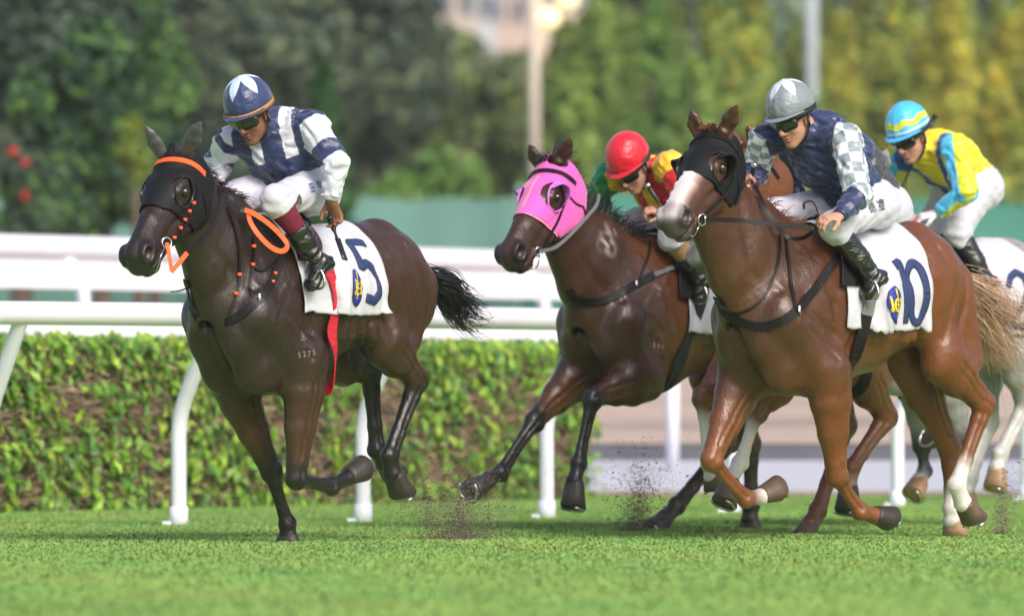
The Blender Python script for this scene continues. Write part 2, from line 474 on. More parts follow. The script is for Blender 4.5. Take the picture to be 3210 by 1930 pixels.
# ---- hedge
def leaf_quads(C, N, size, r, fold=.25, aspect=.55, droop=0.0):
    """C centres (n,3), N facing (n,3) -> folded leaves: 6 vertices, 4 triangles"""
    n = len(C); N = N / (np.linalg.norm(N, axis=1)[:, None] + 1e-9)
    A = r.normal(size=(n, 3)) + np.array([0, 0, -droop]); A -= N * (A * N).sum(1)[:, None]; A /= np.linalg.norm(A, axis=1)[:, None]; B = np.cross(N, A)
    s = np.asarray(size)[:, None]
    V = np.empty((n, 4, 3)); V[:, 0] = C - A * s; V[:, 1] = C + B * s * aspect + N * s * fold; V[:, 2] = C + A * s; V[:, 3] = C - B * s * aspect + N * s * fold
    i = np.arange(n)[:, None] * 4
    F = np.concatenate([i + [0, 1, 2], i + [0, 2, 3]], 0)
    return V.reshape(-1, 3), F
def hedge():
    r = np.random.RandomState(11); a = np.array([-5.2, 35.3]); b = np.array([.50, 44.4]); d = nrm(b - a); L = np.linalg.norm(b - a); q = np.array([-d[1], d[0]]); H = 1.03; W = .55
    if q[1] < 0: q = -q
    def pos(s, w, z): return np.stack([a[0] + d[0] * s + q[0] * w, a[1] + d[1] * s + q[1] * w, z], -1)
    # woody core with an uneven surface, coloured dark to read as shaded depth
    V = []; F = []; C = []; ns, nz = 150, 24
    
    pr = np.array([(.03, 0)] + [(.03 + .015 * math.sin(i), .93 * i / 10) for i in range(1, 11)] + [(.06, .955), (W * .5, .96), (W, .95), (W, 0)])
    for i in range(ns):
        s = .05 + (L - .10) * i / (ns - 1)
        for w, z in pr: V.append(pos(s, w, z) + 0.0)
    V = np.array(V); nn = hash_noise(V, 14.0) * .5 + hash_noise(V, 33.0, 3) * .5; V[:, :2] += (-q)[None] * (.035 * nn)[:, None]
    c = np.array((.065, .048, .034))[None] * (1 + .45 * hash_noise(V, 20.0, 9))[:, None]; m = len(pr)
    for i in range(ns - 1):
        for j in range(m - 1): F.append((i * m + j, (i + 1) * m + j, (i + 1) * m + j + 1, i * m + j + 1))
    F.append(tuple((ns - 1) * m + j for j in range(m))); F.append(tuple(range(m - 1, -1, -1)))
    root = obj('hedge', mesh_np('hedge', V, F, np.clip(c, .01, 1)), mat('hedge_core', (0, 0, 0), rough=.95, attr=True, bump=1, bscale=60, bdist=.03), None, None, 'clipped leafy green hedge with bare brown patches behind the rail', 'hedge')
    # twigs
    n = 34000; s = r.uniform(0, L, n); z = r.uniform(.02, .98, n); w = r.uniform(-.03, .05, n); top = r.uniform(size=n) < .12
    P = pos(s, np.where(top, r.uniform(0, W, n), w), np.where(top, .97, z)); D = r.normal(size=(n, 3)) * [.7, .7, .32] + [0, 0, .08]; D /= np.linalg.norm(D, axis=1)[:, None]
    ln = r.uniform(.03, .11, n)[:, None]; S = np.cross(D, r.normal(size=(n, 3))); S /= np.linalg.norm(S, axis=1)[:, None]; S *= r.uniform(.0018, .0052, n)[:, None]
    Vt = np.stack([P - D * ln - S, P - D * ln + S, P + D * ln + S * .6, P + D * ln - S * .6], 1).reshape(-1, 3); Ft = np.arange(n * 4).reshape(n, 4)
    ct = np.array((.30, .215, .15))[None] * r.uniform(.4, 1.7, n)[:, None]
    obj('twigs', mesh_np('twigs', Vt, Ft, np.repeat(ct, 4, 0), smooth=False), mat('twig', (0, 0, 0), rough=.9, attr=True), root)
    # leaves in sprays, thinner where the hedge is bare
    n = 16500; s = r.uniform(-.05, L + .05, n); z = r.uniform(.0, 1.0, n) ** .9 * 1.02; top = r.uniform(size=n) < .26
    w = np.where(top, r.uniform(-.05, W, n), r.normal(size=n) * .035 - .03); z = np.where(top, .98 + r.uniform(-.03, .06, n) + .03 * np.sin(s * 7) * r.uniform(size=n), z)
    P = pos(s, w, z); end = r.uniform(size=n) < .06; 
    P[end] = pos(np.full(end.sum(), L) + r.normal(size=end.sum()) * .04, r.uniform(0, W, end.sum()), z[end])
    dn = hash_noise(P, 3.2, 1) * .55 + hash_noise(P, 8.0, 2) * .45 + .10 * np.sin(s * 1.3)
    keep = (dn + .42 * r.normal(size=n) * .5 > -.24 - .35 * (z > .86) + .10 * (z < .3)) ; P = P[keep]; z = z[keep]; dn = dn[keep]; n = len(P)
    N = np.tile(np.array([-q[0], -q[1], .55]), (n, 1)) + r.normal(size=(n, 3)) * .55; sz = r.uniform(.030, .062, n)
    V, F = leaf_quads(P, N, sz, r, .22, .50, 1.6)
    k = r.uniform(size=n); base = np.where((k < .22)[:, None], [.38, .52, .06], np.where((k < .74)[:, None], [.21, .40, .05], [.10, .24, .05])) * (1 + .35 * r.normal(size=n) * .6)[:, None]
    obj('leaves', mesh_np('leaves', V, F, np.repeat(np.clip(base, .01, 1), 4, 0), smooth=False), mat('hedge_leaf', (0, 0, 0), rough=.42, spec=.45, attr=True, trans=.35), root)
hedge()
# pale litter under the hedge
# ---- screens and distant things
teal = mat('green_screen_mesh', (.09, .20, .165), rough=.8, var=.22, vscale=.8, stretch=(1.6, 1, .15))
teal2 = mat('green_board', (.040, .175, .130), rough=.75, var=.10, vscale=.5)
def fence(name, x0, x1, Y, ztop, z0, m, label, step, zt2=None):
    root = bpy.data.objects.new(name, None); COL.objects.link(root); root.location = ((x0 + x1) / 2, Y, 0); root['label'] = label; root['category'] = 'fence'
    off = np.array(root.location); zt2 = zt2 if zt2 is not None else ztop; n = int((x1 - x0) / step)
    pm = mat('fence_post', (.32, .42, .38), rough=.6)
    for i in range(n + 1):
        x = x0 + (x1 - x0) * i / n; zt = ztop + (zt2 - ztop) * i / n
        V, F = tube_geo([[x, Y + .05, z0 - .3], [x, Y + .05, zt + .05]], .04, 8, True, up=(1, 0, 0)); obj('post', mesh_np('post', V - off, F), pm, root)
        if i < n:
            xb = x0 + (x1 - x0) * (i + 1) / n; zb = ztop + (zt2 - ztop) * (i + 1) / n; V = []; F = []
            for j in range(13):
                t = j / 12; sag = .05 * math.sin(t * math.pi) + .02 * math.sin(t * 17 + i)
                V += [(x + (xb - x) * t, Y + .03 * math.sin(t * 20 + i), z0 - .2), (x + (xb - x) * t, Y + .03 * math.sin(t * 20 + i), zt + (zb - zt) * t - sag)]
            for j in range(12): F.append((2 * j, 2 * j + 2, 2 * j + 3, 2 * j + 1))
            o = obj('screen_panel', mesh_np('screen_panel', np.array(V) - off, F), m, root); so = o.modifiers.new('thickness', 'SOLIDIFY'); so.thickness = .02
fence('screen_fence', -8.5, .6, 86, 3.32, 1.1, teal, 'pale green mesh screen fence behind the far rail, in the middle', 2.3)
fence('board_fence', .1, 9, 81, 3.25, 1.0, teal2, 'solid deep green board fence behind the riders on the right', 3.0, 3.05)
pole_m = mat('lamp_pole_paint', (.60, .52, .44), rough=.5); pole_b = mat('pole_grey', (.50, .56, .62), rough=.5)
lampglow = mat('lamp_glass', (.9, .8, .5), rough=.4)
lg = lampglow.node_tree.nodes['Principled BSDF']; lg.inputs['Emission Color'].default_value = (1, .78, .42, 1); lg.inputs['Emission Strength'].default_value = .7
def pole(px, Y, r, m, label, ztop, heads):
    x = (px - PX0) / FPX * Y; z0 = terr_z(Y); V, F = tube_geo([[0, 0, 0], [0, 0, ztop - z0]], [r, r * .8], 14, True, up=(1, 0, 0))
    o = obj('lamp_post', mesh_np('lamp_post', V, F), m, None, Matrix.Translation((x, Y, z0)), label, 'lamp post')
    for hx, hz in heads:
        V, F = tube_geo([[0, 0, hz - z0 + .5], [hx * .6, 0, hz - z0 + .35], [hx, 0, hz - z0 + .12]], .04, 8, True); obj('arm', mesh_np('arm', V, F), m, o)
        P = [[hx, 0, hz - z0 - .16], [hx, 0, hz - z0 - .08], [hx, 0, hz - z0 + .04], [hx, 0, hz - z0 + .14]]; V, F = tube_geo(P, [.08, .19, .17, .05], 14, True, up=(1, 0, 0)); obj('lamp_head', mesh_np('lamp_head', V, F), lampglow, o)
pole(1675, 100, .095, pole_m, 'tan lamp post with two glowing round heads, in the middle', 9.5, [(.22, 6.45), (.50, 6.75)])
pole(2543, 110, .12, pole_b, 'pale blue grey pole in front of the far trees', 14, [])

def foliage(V_, F_, C_, name, m, root): obj(name, mesh_np(name, V_, F_, np.repeat(np.clip(C_, .004, 1), 4, 0), smooth=False), m, root)
leaf_m = mat('tree_leaf', (0, 0, 0), rough=.6, spec=.3, attr=True, trans=.25)
bark = mat('bark', (.10, .075, .055), rough=.9, var=.3, vscale=4, bump=.5, bscale=12)
def tree(name, px, Y, ytop, ybot, hw, cols, label, n=5000, size=.16, seed=0, blobs=16, kind='round', flowers=None, group='trees beyond the course', cat='tree', hi=None):
    """crown between pixel rows ytop..ybot, half width hw pixels, at distance Y"""
    r = np.random.RandomState(seed + 100); s = FPX / Y; cx = (px - PX0) / s; zt = CAM_H + (PY0 - ytop) / s; zb = CAM_H + (PY0 - ybot) / s; W = hw / s
    g = terr_z(Y) - .1; root = bpy.data.objects.new(name, None); COL.objects.link(root); root.location = (cx, Y, g)
    root['label'] = label; root['category'] = cat; root['group'] = group
    V, F = tube_geo([[0, 0, 0], [.05, 0, (zb - g) * .6], [r.normal() * .1, 0, (zb + zt) / 2 - g], [r.normal() * .2, 0, zt * .85 + zb * .15 - g]], [.05 * W + .06, .045 * W + .05, .03 * W + .03, .01], 8, True)
    mb = MB(); mb.add(V, F)
    H = (zt - zb) / 2; cz = (zt + zb) / 2 - g; C = []; Nn = []; shade = []
    for b in range(blobs):
        if kind == 'round':
            u = r.normal(size=3); u /= np.linalg.norm(u); u *= r.uniform(.25, .82) ; bc = np.array([u[0] * W, u[1] * W * .8, cz + u[2] * H]); br = np.array([W, W, H * 1.0]) * r.uniform(.22, .42)
            V2, F2 = tube_geo([[0, 0, cz - H * .3], bc * [.5, .5, 1] - [0, 0, H * .12], bc], [.02 * W + .02, .012 * W + .015, .01], 6, True); mb.add(V2, F2)
        elif kind == 'cone':
            t = b / blobs; wr = W * (1 - t * .86); a = r.uniform(0, 6.28); bc = np.array([math.cos(a) * wr * .4, math.sin(a) * wr * .4, cz - H + 2 * H * t]); br = np.array([wr * .62, wr * .62, H * .18])
        else:
            t = (b + .5) / blobs; wr = W * (.35 + .75 * math.sin(math.pi * min(t * .9 + .12, 1))); a = r.uniform(0, 6.28); bc = np.array([math.cos(a) * wr * .5, math.sin(a) * wr * .5, cz - H + 2 * H * t]); br = np.array([wr * r.uniform(.3, .6), wr * .5, H * r.uniform(.08, .17)])
        k = n // blobs; q = r.normal(size=(k, 3)); q /= np.linalg.norm(q, axis=1)[:, None]; rad = r.uniform(.55, 1.05, k) ** .5; P = bc + q * rad[:, None] * br
        C.append(P); Nn.append(q + r.normal(size=(k, 3)) * .5 + [0, 0, .4]); shade.append(np.full(k, r.uniform(.8, 1.25)))
    C = np.concatenate(C); Nn = np.concatenate(Nn); sh = np.concatenate(shade); k = len(C)
    V, F2 = leaf_quads(C, Nn, r.uniform(.5, 1.2, k) * size, r, .2, .5)
    cs = np.array(cols); ci = cs[r.randint(0, len(cs), k)]; nz = hash_noise(C, 1.1, seed) * .5; ci = ci * (sh * (1 + .35 * nz) * (1 + .25 * r.normal(size=k) * .8))[:, None]
    obj('trunk', mb.mesh('trunk'), bark, root); foliage(V, F2, ci, 'crown', leaf_m, root)
    if flowers:
        fm = mat('red_petal', (.55, .03, .02), rough=.6)
        for fx, fy in flowers:
            c = wp(fx, fy, Y - W * .9) - np.array([cx, Y, g]); q = r.normal(size=(14, 3)); q /= np.linalg.norm(q, axis=1)[:, None]
            V, F3 = leaf_quads(c + q * .03, q, np.full(14, .040), r, .2, .8); obj('flower', mesh_np('flower', V, F3, smooth=False), fm, root)
DG = [(.035, .080, .038), (.060, .120, .058), (.026, .062, .036)]; BG = [(.060, .098, .068), (.10, .145, .10), (.045, .078, .052)]; GG = [(.13, .165, .085), (.165, .20, .11), (.10, .13, .07)]
MG = [(.13, .26, .06), (.17, .32, .075), (.10, .20, .05)]; OG = [(.20, .27, .08), (.17, .23, .07), (.26, .33, .09)]; YG_ = [(.24, .36, .09), (.32, .42, .09), (.18, .29, .08)]; YE = [(.52, .48, .07), (.44, .46, .08), (.30, .37, .08), (.58, .47, .08)]; HZ = [(.15, .21, .14), (.19, .25, .15), (.12, .17, .13)]  # last palette is greyed: distance haze put into the leaf colour
tree('broadleaf_tree', 60, 74, -330, 420, 420, BG + DG[:1], 'big dark blue green tree filling the upper left corner', 15000, .12, 1, 30)
tree('broadleaf_tree.001', 300, 70, 60, 790, 300, DG + MG[:1], 'dark leafy tree with paler green sprays behind the leading horse', 15000, .11, 2, 30)
tree('flowering_shrub', 60, 66, 430, 860, 170, BG + MG[:1], 'dark shrub with three red flowers at the left edge', 6000, .09, 3, 16, flowers=[(40, 475), (78, 511), (81, 612)], cat='shrub', group='shrubs beyond the rails')
tree('young_tree', 425, 68, 370, 560, 48, [(.20, .29, .05), (.26, .34, .06)], 'slim yellow leafed sapling against the dark trees on the left', 500, .10, 4, 9, 'col')
tree('broadleaf_tree.002', 480, 80, -60, 560, 170, MG + DG, 'mid green tree above the first horse head', 8000, .13, 5, 20)
tree('conifer_tree', 1010, 84, 235, 830, 150, [(.035, .10, .03), (.05, .13, .035)], 'pointed dark green conifer behind the leading jockey', 9000, .11, 6, 26, 'cone')
tree('tall_tree', 760, 112, -260, 640, 330, BG + GG, 'tall grey green tree behind the leading jockey', 12000, .20, 7, 28)
tree('tall_tree.001', 1130, 118, -200, 640, 300, GG + BG, 'dull olive grey tree left of the lamp post', 12000, .20, 8, 28)
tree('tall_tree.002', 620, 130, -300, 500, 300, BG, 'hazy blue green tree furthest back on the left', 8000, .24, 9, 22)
tree('round_tree', 1480, 124, 85, 720, 330, OG + GG, 'rounded yellow olive tree crown behind the lamp post', 14000, .18, 10, 30)
tree('round_tree.001', 1760, 126, 200, 700, 170, OG + MG, 'small olive tree right of the lamp post', 7000, .18, 11, 18)
tree('bush', 1240, 90, 500, 900, 120, MG + YG_[:1], 'light green bush above the mesh fence, left one', 4500, .11, 12, 14, cat='bush', group='shrubs beyond the rails')
tree('bush.001', 1430, 91, 470, 900, 140, MG + YG_[:1], 'light green bush above the mesh fence, in the middle', 5000, .11, 13, 14, cat='bush', group='shrubs beyond the rails')
tree('bush.002', 1640, 92, 540, 900, 140, MG, 'low mid green bush behind the pink hooded horse', 4500, .11, 14, 14, cat='bush', group='shrubs beyond the rails')
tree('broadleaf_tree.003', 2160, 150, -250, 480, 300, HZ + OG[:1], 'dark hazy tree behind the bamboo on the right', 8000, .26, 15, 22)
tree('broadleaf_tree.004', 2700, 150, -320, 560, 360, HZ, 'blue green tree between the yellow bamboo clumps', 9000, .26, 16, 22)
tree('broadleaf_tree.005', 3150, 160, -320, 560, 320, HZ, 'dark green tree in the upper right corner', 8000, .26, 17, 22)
bam = [(1800, 230, 60, YG_), (1880, 60, 70, YG_), (1990, 150, 60, YG_), (2060, 20, 66, YG_ + MG), (2180, 260, 60, YG_), (2235, 60, 55, YG_ + YE[:1]), (2345, -40, 72, YG_ + YE[:2]), (2440, 330, 60, YG_), (2640, 130, 55, YE + YG_[:1]), (2560, 400, 60, YG_),
       (2770, 280, 56, YG_ + YE[:1]), (2800, 60, 62, YE + YG_), (2890, 200, 58, YE + YG_[:1]), (2985, 40, 66, YE), (3070, 220, 58, YE + YG_), (3160, 120, 60, YE), (3230, 260, 60, YE + YG_[:2])]
lab = ['shortish pale green bamboo behind the red cap', 'tall green bamboo right of the lamp post', 'green bamboo clump behind the bay horse', 'tallest green bamboo before the dark tree', 'short green bamboo above the chestnut horse head',
       'green bamboo with a yellow cast above the blazed horse', 'tall yellow green bamboo above the silver cap', 'low green bamboo beside the silver cap', 'yellow bamboo spire near the pale pole', 'low green bamboo under the pale pole',
       'green bamboo left of the light blue cap', 'tall golden bamboo above the light blue cap', 'golden bamboo right of the light blue cap', 'tallest golden bamboo on the right', 'yellow green bamboo above the yellow silks', 'golden bamboo near the right edge', 'mixed yellow bamboo at the right edge']
extra = [(1760, 150), (1830, 120), (1935, 90), (2025, 130), (2110, 60), (2290, 40), (2395, 110), (2495, 160), (2600, 90), (2710, 60), (2850, 30), (2940, 90), (3030, 20), (3115, 60), (3200, 30)]
bam = bam + [(px, yt, 60, YG_ + OG + (YE if px > 2650 else YE[:1] if px > 2300 else OG)) for px, yt in extra]; lab = lab + ['back row bamboo ' + t for t in ('leftmost of all, over the red cap', 'just left of the tall green clump', 'between the two tallest green clumps', 'behind the pink hood rider at mid height', 'over the ears of the blazed horse', 'left of the silver cap', 'straight above the silver cap', 'right of the silver cap below the pole', 'closely right of the pale pole', 'midway between pale pole and light blue cap', 'straight above the light blue cap', 'over the collar of the yellow silks', 'over the back of the yellow silks', 'second from the right edge', 'touching the right edge')]
for i, (px, yt, hw, cc) in enumerate(bam):
    tree('bamboo_clump' + ('' if i == 0 else '.%03d' % i), px, 96 + (i * 7) % 9 + (14 if i > 16 else 0), yt - 60, 700, hw * 1.2, cc, lab[i], 3600, .14, 30 + i, 30, 'col', cat='bamboo', group='bamboo clumps behind the green fence')
# under-planting that closes the gap below the bamboo, and the wooded slope behind
def mass(name, x0, x1, y0, y1, ztop, n, size, cols, label, seed, zb=None):
    r = np.random.RandomState(seed); X = r.uniform(x0, x1, n); Y = r.uniform(y0, y1, n)
    if name == 'woodland': k_ = np.abs(X + .1) > 2.9; X = X[k_]; Y = Y[k_]; n = len(X)
    P = np.stack([X, Y, np.zeros(n)], 1)
    g = np.interp(Y, [0, 45.4, 51.0, 51.02, 70, 90, 130, 200, 300, 520], [0, 0, .19, .30, .83, 1.2, 2.2, 4, 10, 40]); hh = ztop * (.75 + .25 * hash_noise(P, 25.0 / (y1 - y0 + 5) * .12, seed))
    P[:, 2] = g + hh * r.uniform(0, 1, n) ** .5; N = r.normal(size=(n, 3)) + [0, -.6, .6]
    V, F = leaf_quads(P, N, r.uniform(.5, 1.2, n) * size, r); cs = np.array(cols); c = cs[r.randint(0, len(cs), n)] * (1 + .3 * hash_noise(P, 1.2 / size * .1, seed + 1))[:, None]
    o = obj(name, mesh_np(name, V, F, np.repeat(np.clip(c, .004, 1), 4, 0), smooth=False), leaf_m, kind='stuff', label=label, cat='foliage')
mass('undergrowth', -11, 1.2, 92, 106, 2.5, 15000, .20, MG + OG, 'low green undergrowth behind the mesh fence', 51)
mass('bamboo_scrub', 1.0, 11, 93, 110, 3.1, 17000, .18, YG_ + OG + YE[:1], 'yellow green scrub filling the gaps between the bamboo', 53)
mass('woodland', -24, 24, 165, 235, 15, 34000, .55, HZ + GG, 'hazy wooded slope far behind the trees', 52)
wallc = [(.52, .44, .38), (.50, .52, .56), (.55, .42, .36), (.60, .55, .50), (.70, .56, .42)]
for i, (px, w, h, c, lb) in enumerate([(1395, 2.6, 24, 0, 'peach apartment block left of the lamp post'), (1470, 2.2, 22, 1, 'grey apartment block among the far trees'), (1560, 2.6, 20, 2, 'orange brown block just left of the lamp post'), (1740, 3.0, 23, 4, 'pale tan block right of the lamp post'), (1850, 2.4, 21, 3, 'cream block partly behind the green trees'), (490, 2.0, 26, 2, 'orange block glimpsed at the top left')]):
    Y = 262 + i * 6; s = FPX / Y; x = (px - PX0) / s; z0 = terr_z(Y) - 3; wm = mat('wall_paint_%d' % c, wallc[c], rough=.8); gm = mat('window_glass', (.08, .11, .15), rough=.15)
    V, F = box_geo((-w / 2, 0, 0), (w / 2, 3, h - z0)); o = obj('apartment_building' + ('' if i == 0 else '.%03d' % i), mesh_np('wall', V, F, smooth=False), wm, None, Matrix.Translation((x, Y, z0)), lb, 'building', 'apartment blocks beyond the trees')
    V, F = box_geo((-w / 2 - .1, -.1, h - z0 + .003), (w / 2 + .1, 3.1, h - z0 + .25)); obj('roof', mesh_np('roof', V, F, smooth=False), mat('roof_grey', (.3, .25, .22), rough=.8), o)
    for fl in range(5):
        for k in range(3):
            cx = -w / 2 + w * (k + .5) / 3; cz = h - z0 - 1.0 - fl * 2.2; V, F = box_geo((cx - .25, -.05, cz - .5), (cx + .25, .04, cz + .5)); obj('window', mesh_np('window', V, F, smooth=False), gm, o)
# ---------------------------------------------------------------- horses
def headbasis(fr, P0px, P1px, v0, L, roll):
    """Place the head: P0 behind the poll, P1 at the muzzle, length L, towards the camera."""
    p0 = fr.J(P0px[0], P0px[1], v0)
    o, d = fr.ray(*P1px)
    oc = o - p0; b = oc.dot(d); disc = b * b - (oc.dot(oc) - L * L)
    t = -b - math.sqrt(max(disc, 0)); p1 = o + d * t
    X = nrm(p1 - p0); Yh = nrm(np.cross([0, 0, 1.0], X)); Zh = np.cross(X, Yh)
    r = math.radians(roll); Y = math.cos(r) * Yh - math.sin(r) * Zh; Z = np.cross(X, Y)
    R = np.stack([X, Y, Z], 1)
    return p0 - R @ np.array([0, 0, -0.06]), R

def head_prims(F, hf, scale, coat, muzzle, blaze=None, ears=True, eardir=None, earcol=None):
    o, R = hf
    T = lambda p: o + R @ (np.asarray(p, float) * scale)
    D = lambda p: R @ np.asarray(p, float)
    Z = D((0, 0, 1)); Yv = D((0, 1, 0)); X = D((1, 0, 0)); s = scale
    c = coat; mz = muzzle
    def cap(a, b, ra, rb, E=Z, k=0.02, col=c, neg=False):
        F.cap(T(a), T(b), tuple(x * s for x in ra), tuple(x * s for x in rb), E, k, col, neg)
    cap((0.0, 0, -.080), (.17, 0, -.075), (.078, .078), (.076, .090))
    cap((.17, 0, -.075), (.37, 0, -.072), (.076, .086), (.066, .056))
    cap((.37, 0, -.072), (.53, 0, -.078), (.066, .056), (.066, .052), col=c)
    for sg in (1, -1):
        F.ell(T((.090, sg * .050, -.165)), (.115 * s, .120 * s, .034 * s), X, Z, .022, c)
        cap((.15, sg * .046, -.185), (.34, sg * .032, -.150), (.080, .028), (.046, .026))
        cap((.33, sg * .030, -.145), (.50, sg * .018, -.135), (.044, .026), (.034, .026), col=c)
        cap((.125, sg * .072, -.045), (.20, sg * .074, -.046), (.024, .022), (.020, .018), k=.03)
        cap((.20, sg * .074, -.098), (.345, sg * .045, -.088), (.011, .010), (.006, .006), k=.02)
        cap((.36, sg * .012, -.018), (.52, sg * .012, -.022), (.012, .014), (.012, .012), k=.02)
        # nostril: rim and opening
        F.ell(T((.540, sg * .050, -.058)), (.050 * s, .042 * s, .027 * s), D((1, 0, -.35)), Z, .012, mz)
        # eye socket: dark skin, with the hood opening's shade put into its colour
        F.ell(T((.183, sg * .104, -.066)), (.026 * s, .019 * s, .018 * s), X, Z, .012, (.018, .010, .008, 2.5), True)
    F.ell(T((.535, 0, -.078)), (.066 * s, .072 * s, .058 * s), X, Z, .02, mz)
    F.ell(T((.572, 0, -.105)), (.030 * s, .036 * s, .042 * s), D((.8, 0, -.6)), Z, .02, mz)
    F.ell(T((.515, 0, -.155)), (.050 * s, .028 * s, .038 * s), X, Z, .014, mz)
    F.ell(T((.490, 0, -.178)), (.034 * s, .022 * s, .026 * s), X, Z, .018, mz)
    for sg in (1, -1):
        F.ell(T((.552, sg * .076, -.058)), (.034 * s, .025 * s, .036 * s), D((.9, sg * .15, -.35)), Z, .005, (.012, .004, .004, 9.0), True)
        F.cap(T((.40, sg * .062, -.055)), T((.50, sg * .064, -.050)), (.006 * s, .008 * s), (.005 * s, .006 * s), Z, .014, None, True)
    for sg in (1, -1): cap((.44, sg * .055, -.128), (.60, sg * .05, -.136), (.005, .034), (.005, .04), k=.006, col=None, neg=True)
    if blaze:
        for a, b, w in blaze:
            cap((a[0], a[1], a[2]), (b[0], b[1], b[2]), (.004, w), (.004, w), k=.006, col=(.70, .64, .64, 6.0))
    if ears:
        for sg in (1, -1):
            ec = earcol if earcol is not None else c
            ed = eardir[0] if sg > 0 else eardir[1]
            base = np.array((.005, sg * .048, -.012)); ed = np.array(ed, float)
            m = base + ed * .5 + np.array((0.0, sg * .006, 0)); tip = base + ed
            ex = D(np.cross(nrm(ed), (1, 0, 0)))
            cap(base, m, (.027, .022), (.036, .018), ex, .012, ec)
            q2 = base + ed * .8
            cap(m, q2, (.036, .018), (.023, .013), ex, .010, ec); cap(q2, tip, (.023, .013), (.007, .007), ex, .010, ec)
            fw = np.array((.020, 0, 0))
            if earcol is None: cap(base + ed * .3 + fw, m + ed * .25 + fw * .9, (.021, .012), (.012, .007), ex, .007, None, True)

BONE = dict(
    torso=[(.37, 1.09, .17, .14), (.26, 1.09, .28, .195), (.08, 1.09, .355, .220), (-.12, 1.09, .385, .232), (-.36, 1.12, .325, .246),
           (-.60, 1.185, .280, .238), (-.80, 1.215, .270, .215), (-.95, 1.20, .21, .17)])

class Scaled:
    def __init__(self, F, s): self.F = F; self.s = s
    def m(self, r): return tuple(x * self.s for x in r)
    def cap(self, A, B, ra, rb, *a, **k): self.F.cap(A, B, self.m(ra), self.m(rb), *a, **k)
    def ell(self, C, r, *a, **k): self.F.ell(C, self.m(r), *a, **k)
    def chain(self, pts, **k): self.F.chain([(p[0], self.m(p[1])) + tuple(p[2:]) for p in pts], **k)

def leg_fore(F, p, sg, col, pts, fs=1.0):
    """pts: elbow, knee, fetlock, coronet, sole (u,v,z)"""
    E, K, Fe, C, S = pts; sock = len(col) > 3 and col[3]; col = col[:3]
    sh = np.array([.25, sg * .165, 1.04]); c0, c1, c2 = col
    side = np.array([0, 1.0, 0])
    d = nrm(K - E); fw = np.cross(side, d); fw = nrm(fw)            # fore-aft direction of the forearm
    F.cap(np.array([-.05, sg * .11, 1.34]), sh, (.10, .05), (.10, .075), (1, 0, 0), .07, c0)           # shoulder blade
    F.cap(sh + [.05, 0, .02], E + [.03, 0, .03], (.10, .075), (.095, .075), (1, 0, 0), .06, c0)                    # upper arm
    F.cap(np.array([-.08, sg * .15, 1.18]), E, (.085, .045), (.060, .050), (1, 0, 0), .03, c0)  # triceps
    F.ell(E + np.array([-.045, 0, .01]), (.045, .05, .05), (1, 0, 0), (0, 0, 1), .04, c0)
    F = Scaled(F, 1.24)
    a = E + (K - E) * .22
    F.chain([(E + (E - K) * .12, (.098, .074)), (a, (.093 * fs, .067 * fs)), (E + (K - E) * .55, (.068, .051)), (E + (K - E) * .84, (.043, .038), c1),
             (K, (.042, .038), c1)] if not sock else [(E + (E - K) * .12, (.098, .074)), (a, (.093, .067)), (E + (K - E) * .55, (.068, .051)), (E + (K - E) * .84, (.043, .038)), (K, (.042, .038))], E=fw, k=.018, k0=.05, col=c0)
    # muscle strands of the forearm
    F.cap(E + (K - E) * .08 + fw * .045, E + (K - E) * .62 + fw * .022, (.034, .036), (.020, .020), fw, .012, c0)
    F.cap(E + (K - E) * .08 - fw * .040 + side * sg * .02, E + (K - E) * .66 - fw * .022, (.030, .030), (.016, .018), fw, .012, c0)
    F.ell(K + fw * .012, (.044, .043, .042), d, fw, .012, c0 if sock else c1)
    F.ell(K - fw * .026 + d * .004, (.026, .018, .024), d, fw, .012, c0 if sock else c1)
    d2 = nrm(Fe - K); fw2 = nrm(np.cross(side, d2))
    ck = c0 if sock else c1
    F.chain([(K + d2 * .02, (.038, .036), ck), (K + (Fe - K) * .30, (.024, .022)), (K + (Fe - K) * .75, (.023, .021)), (Fe, (.036, .031))], E=fw2, k=.016, col=c1)
    F.cap(K + (Fe - K) * .18 - fw2 * .020, K + (Fe - K) * .9 - fw2 * .022, (.010, .012), (.012, .013), fw2, .010, c1)   # flexor tendon
    F.ell(Fe - fw2 * .018, (.026, .024, .028), d2, fw2, .014, c1)
    d3 = nrm(C - Fe)
    F.chain([(Fe, (.034, .030)), (Fe + (C - Fe) * .55, (.026, .027), c2), (C, (.034, .036), c2)], E=nrm(np.cross(side, d3)), k=.014, col=c1)

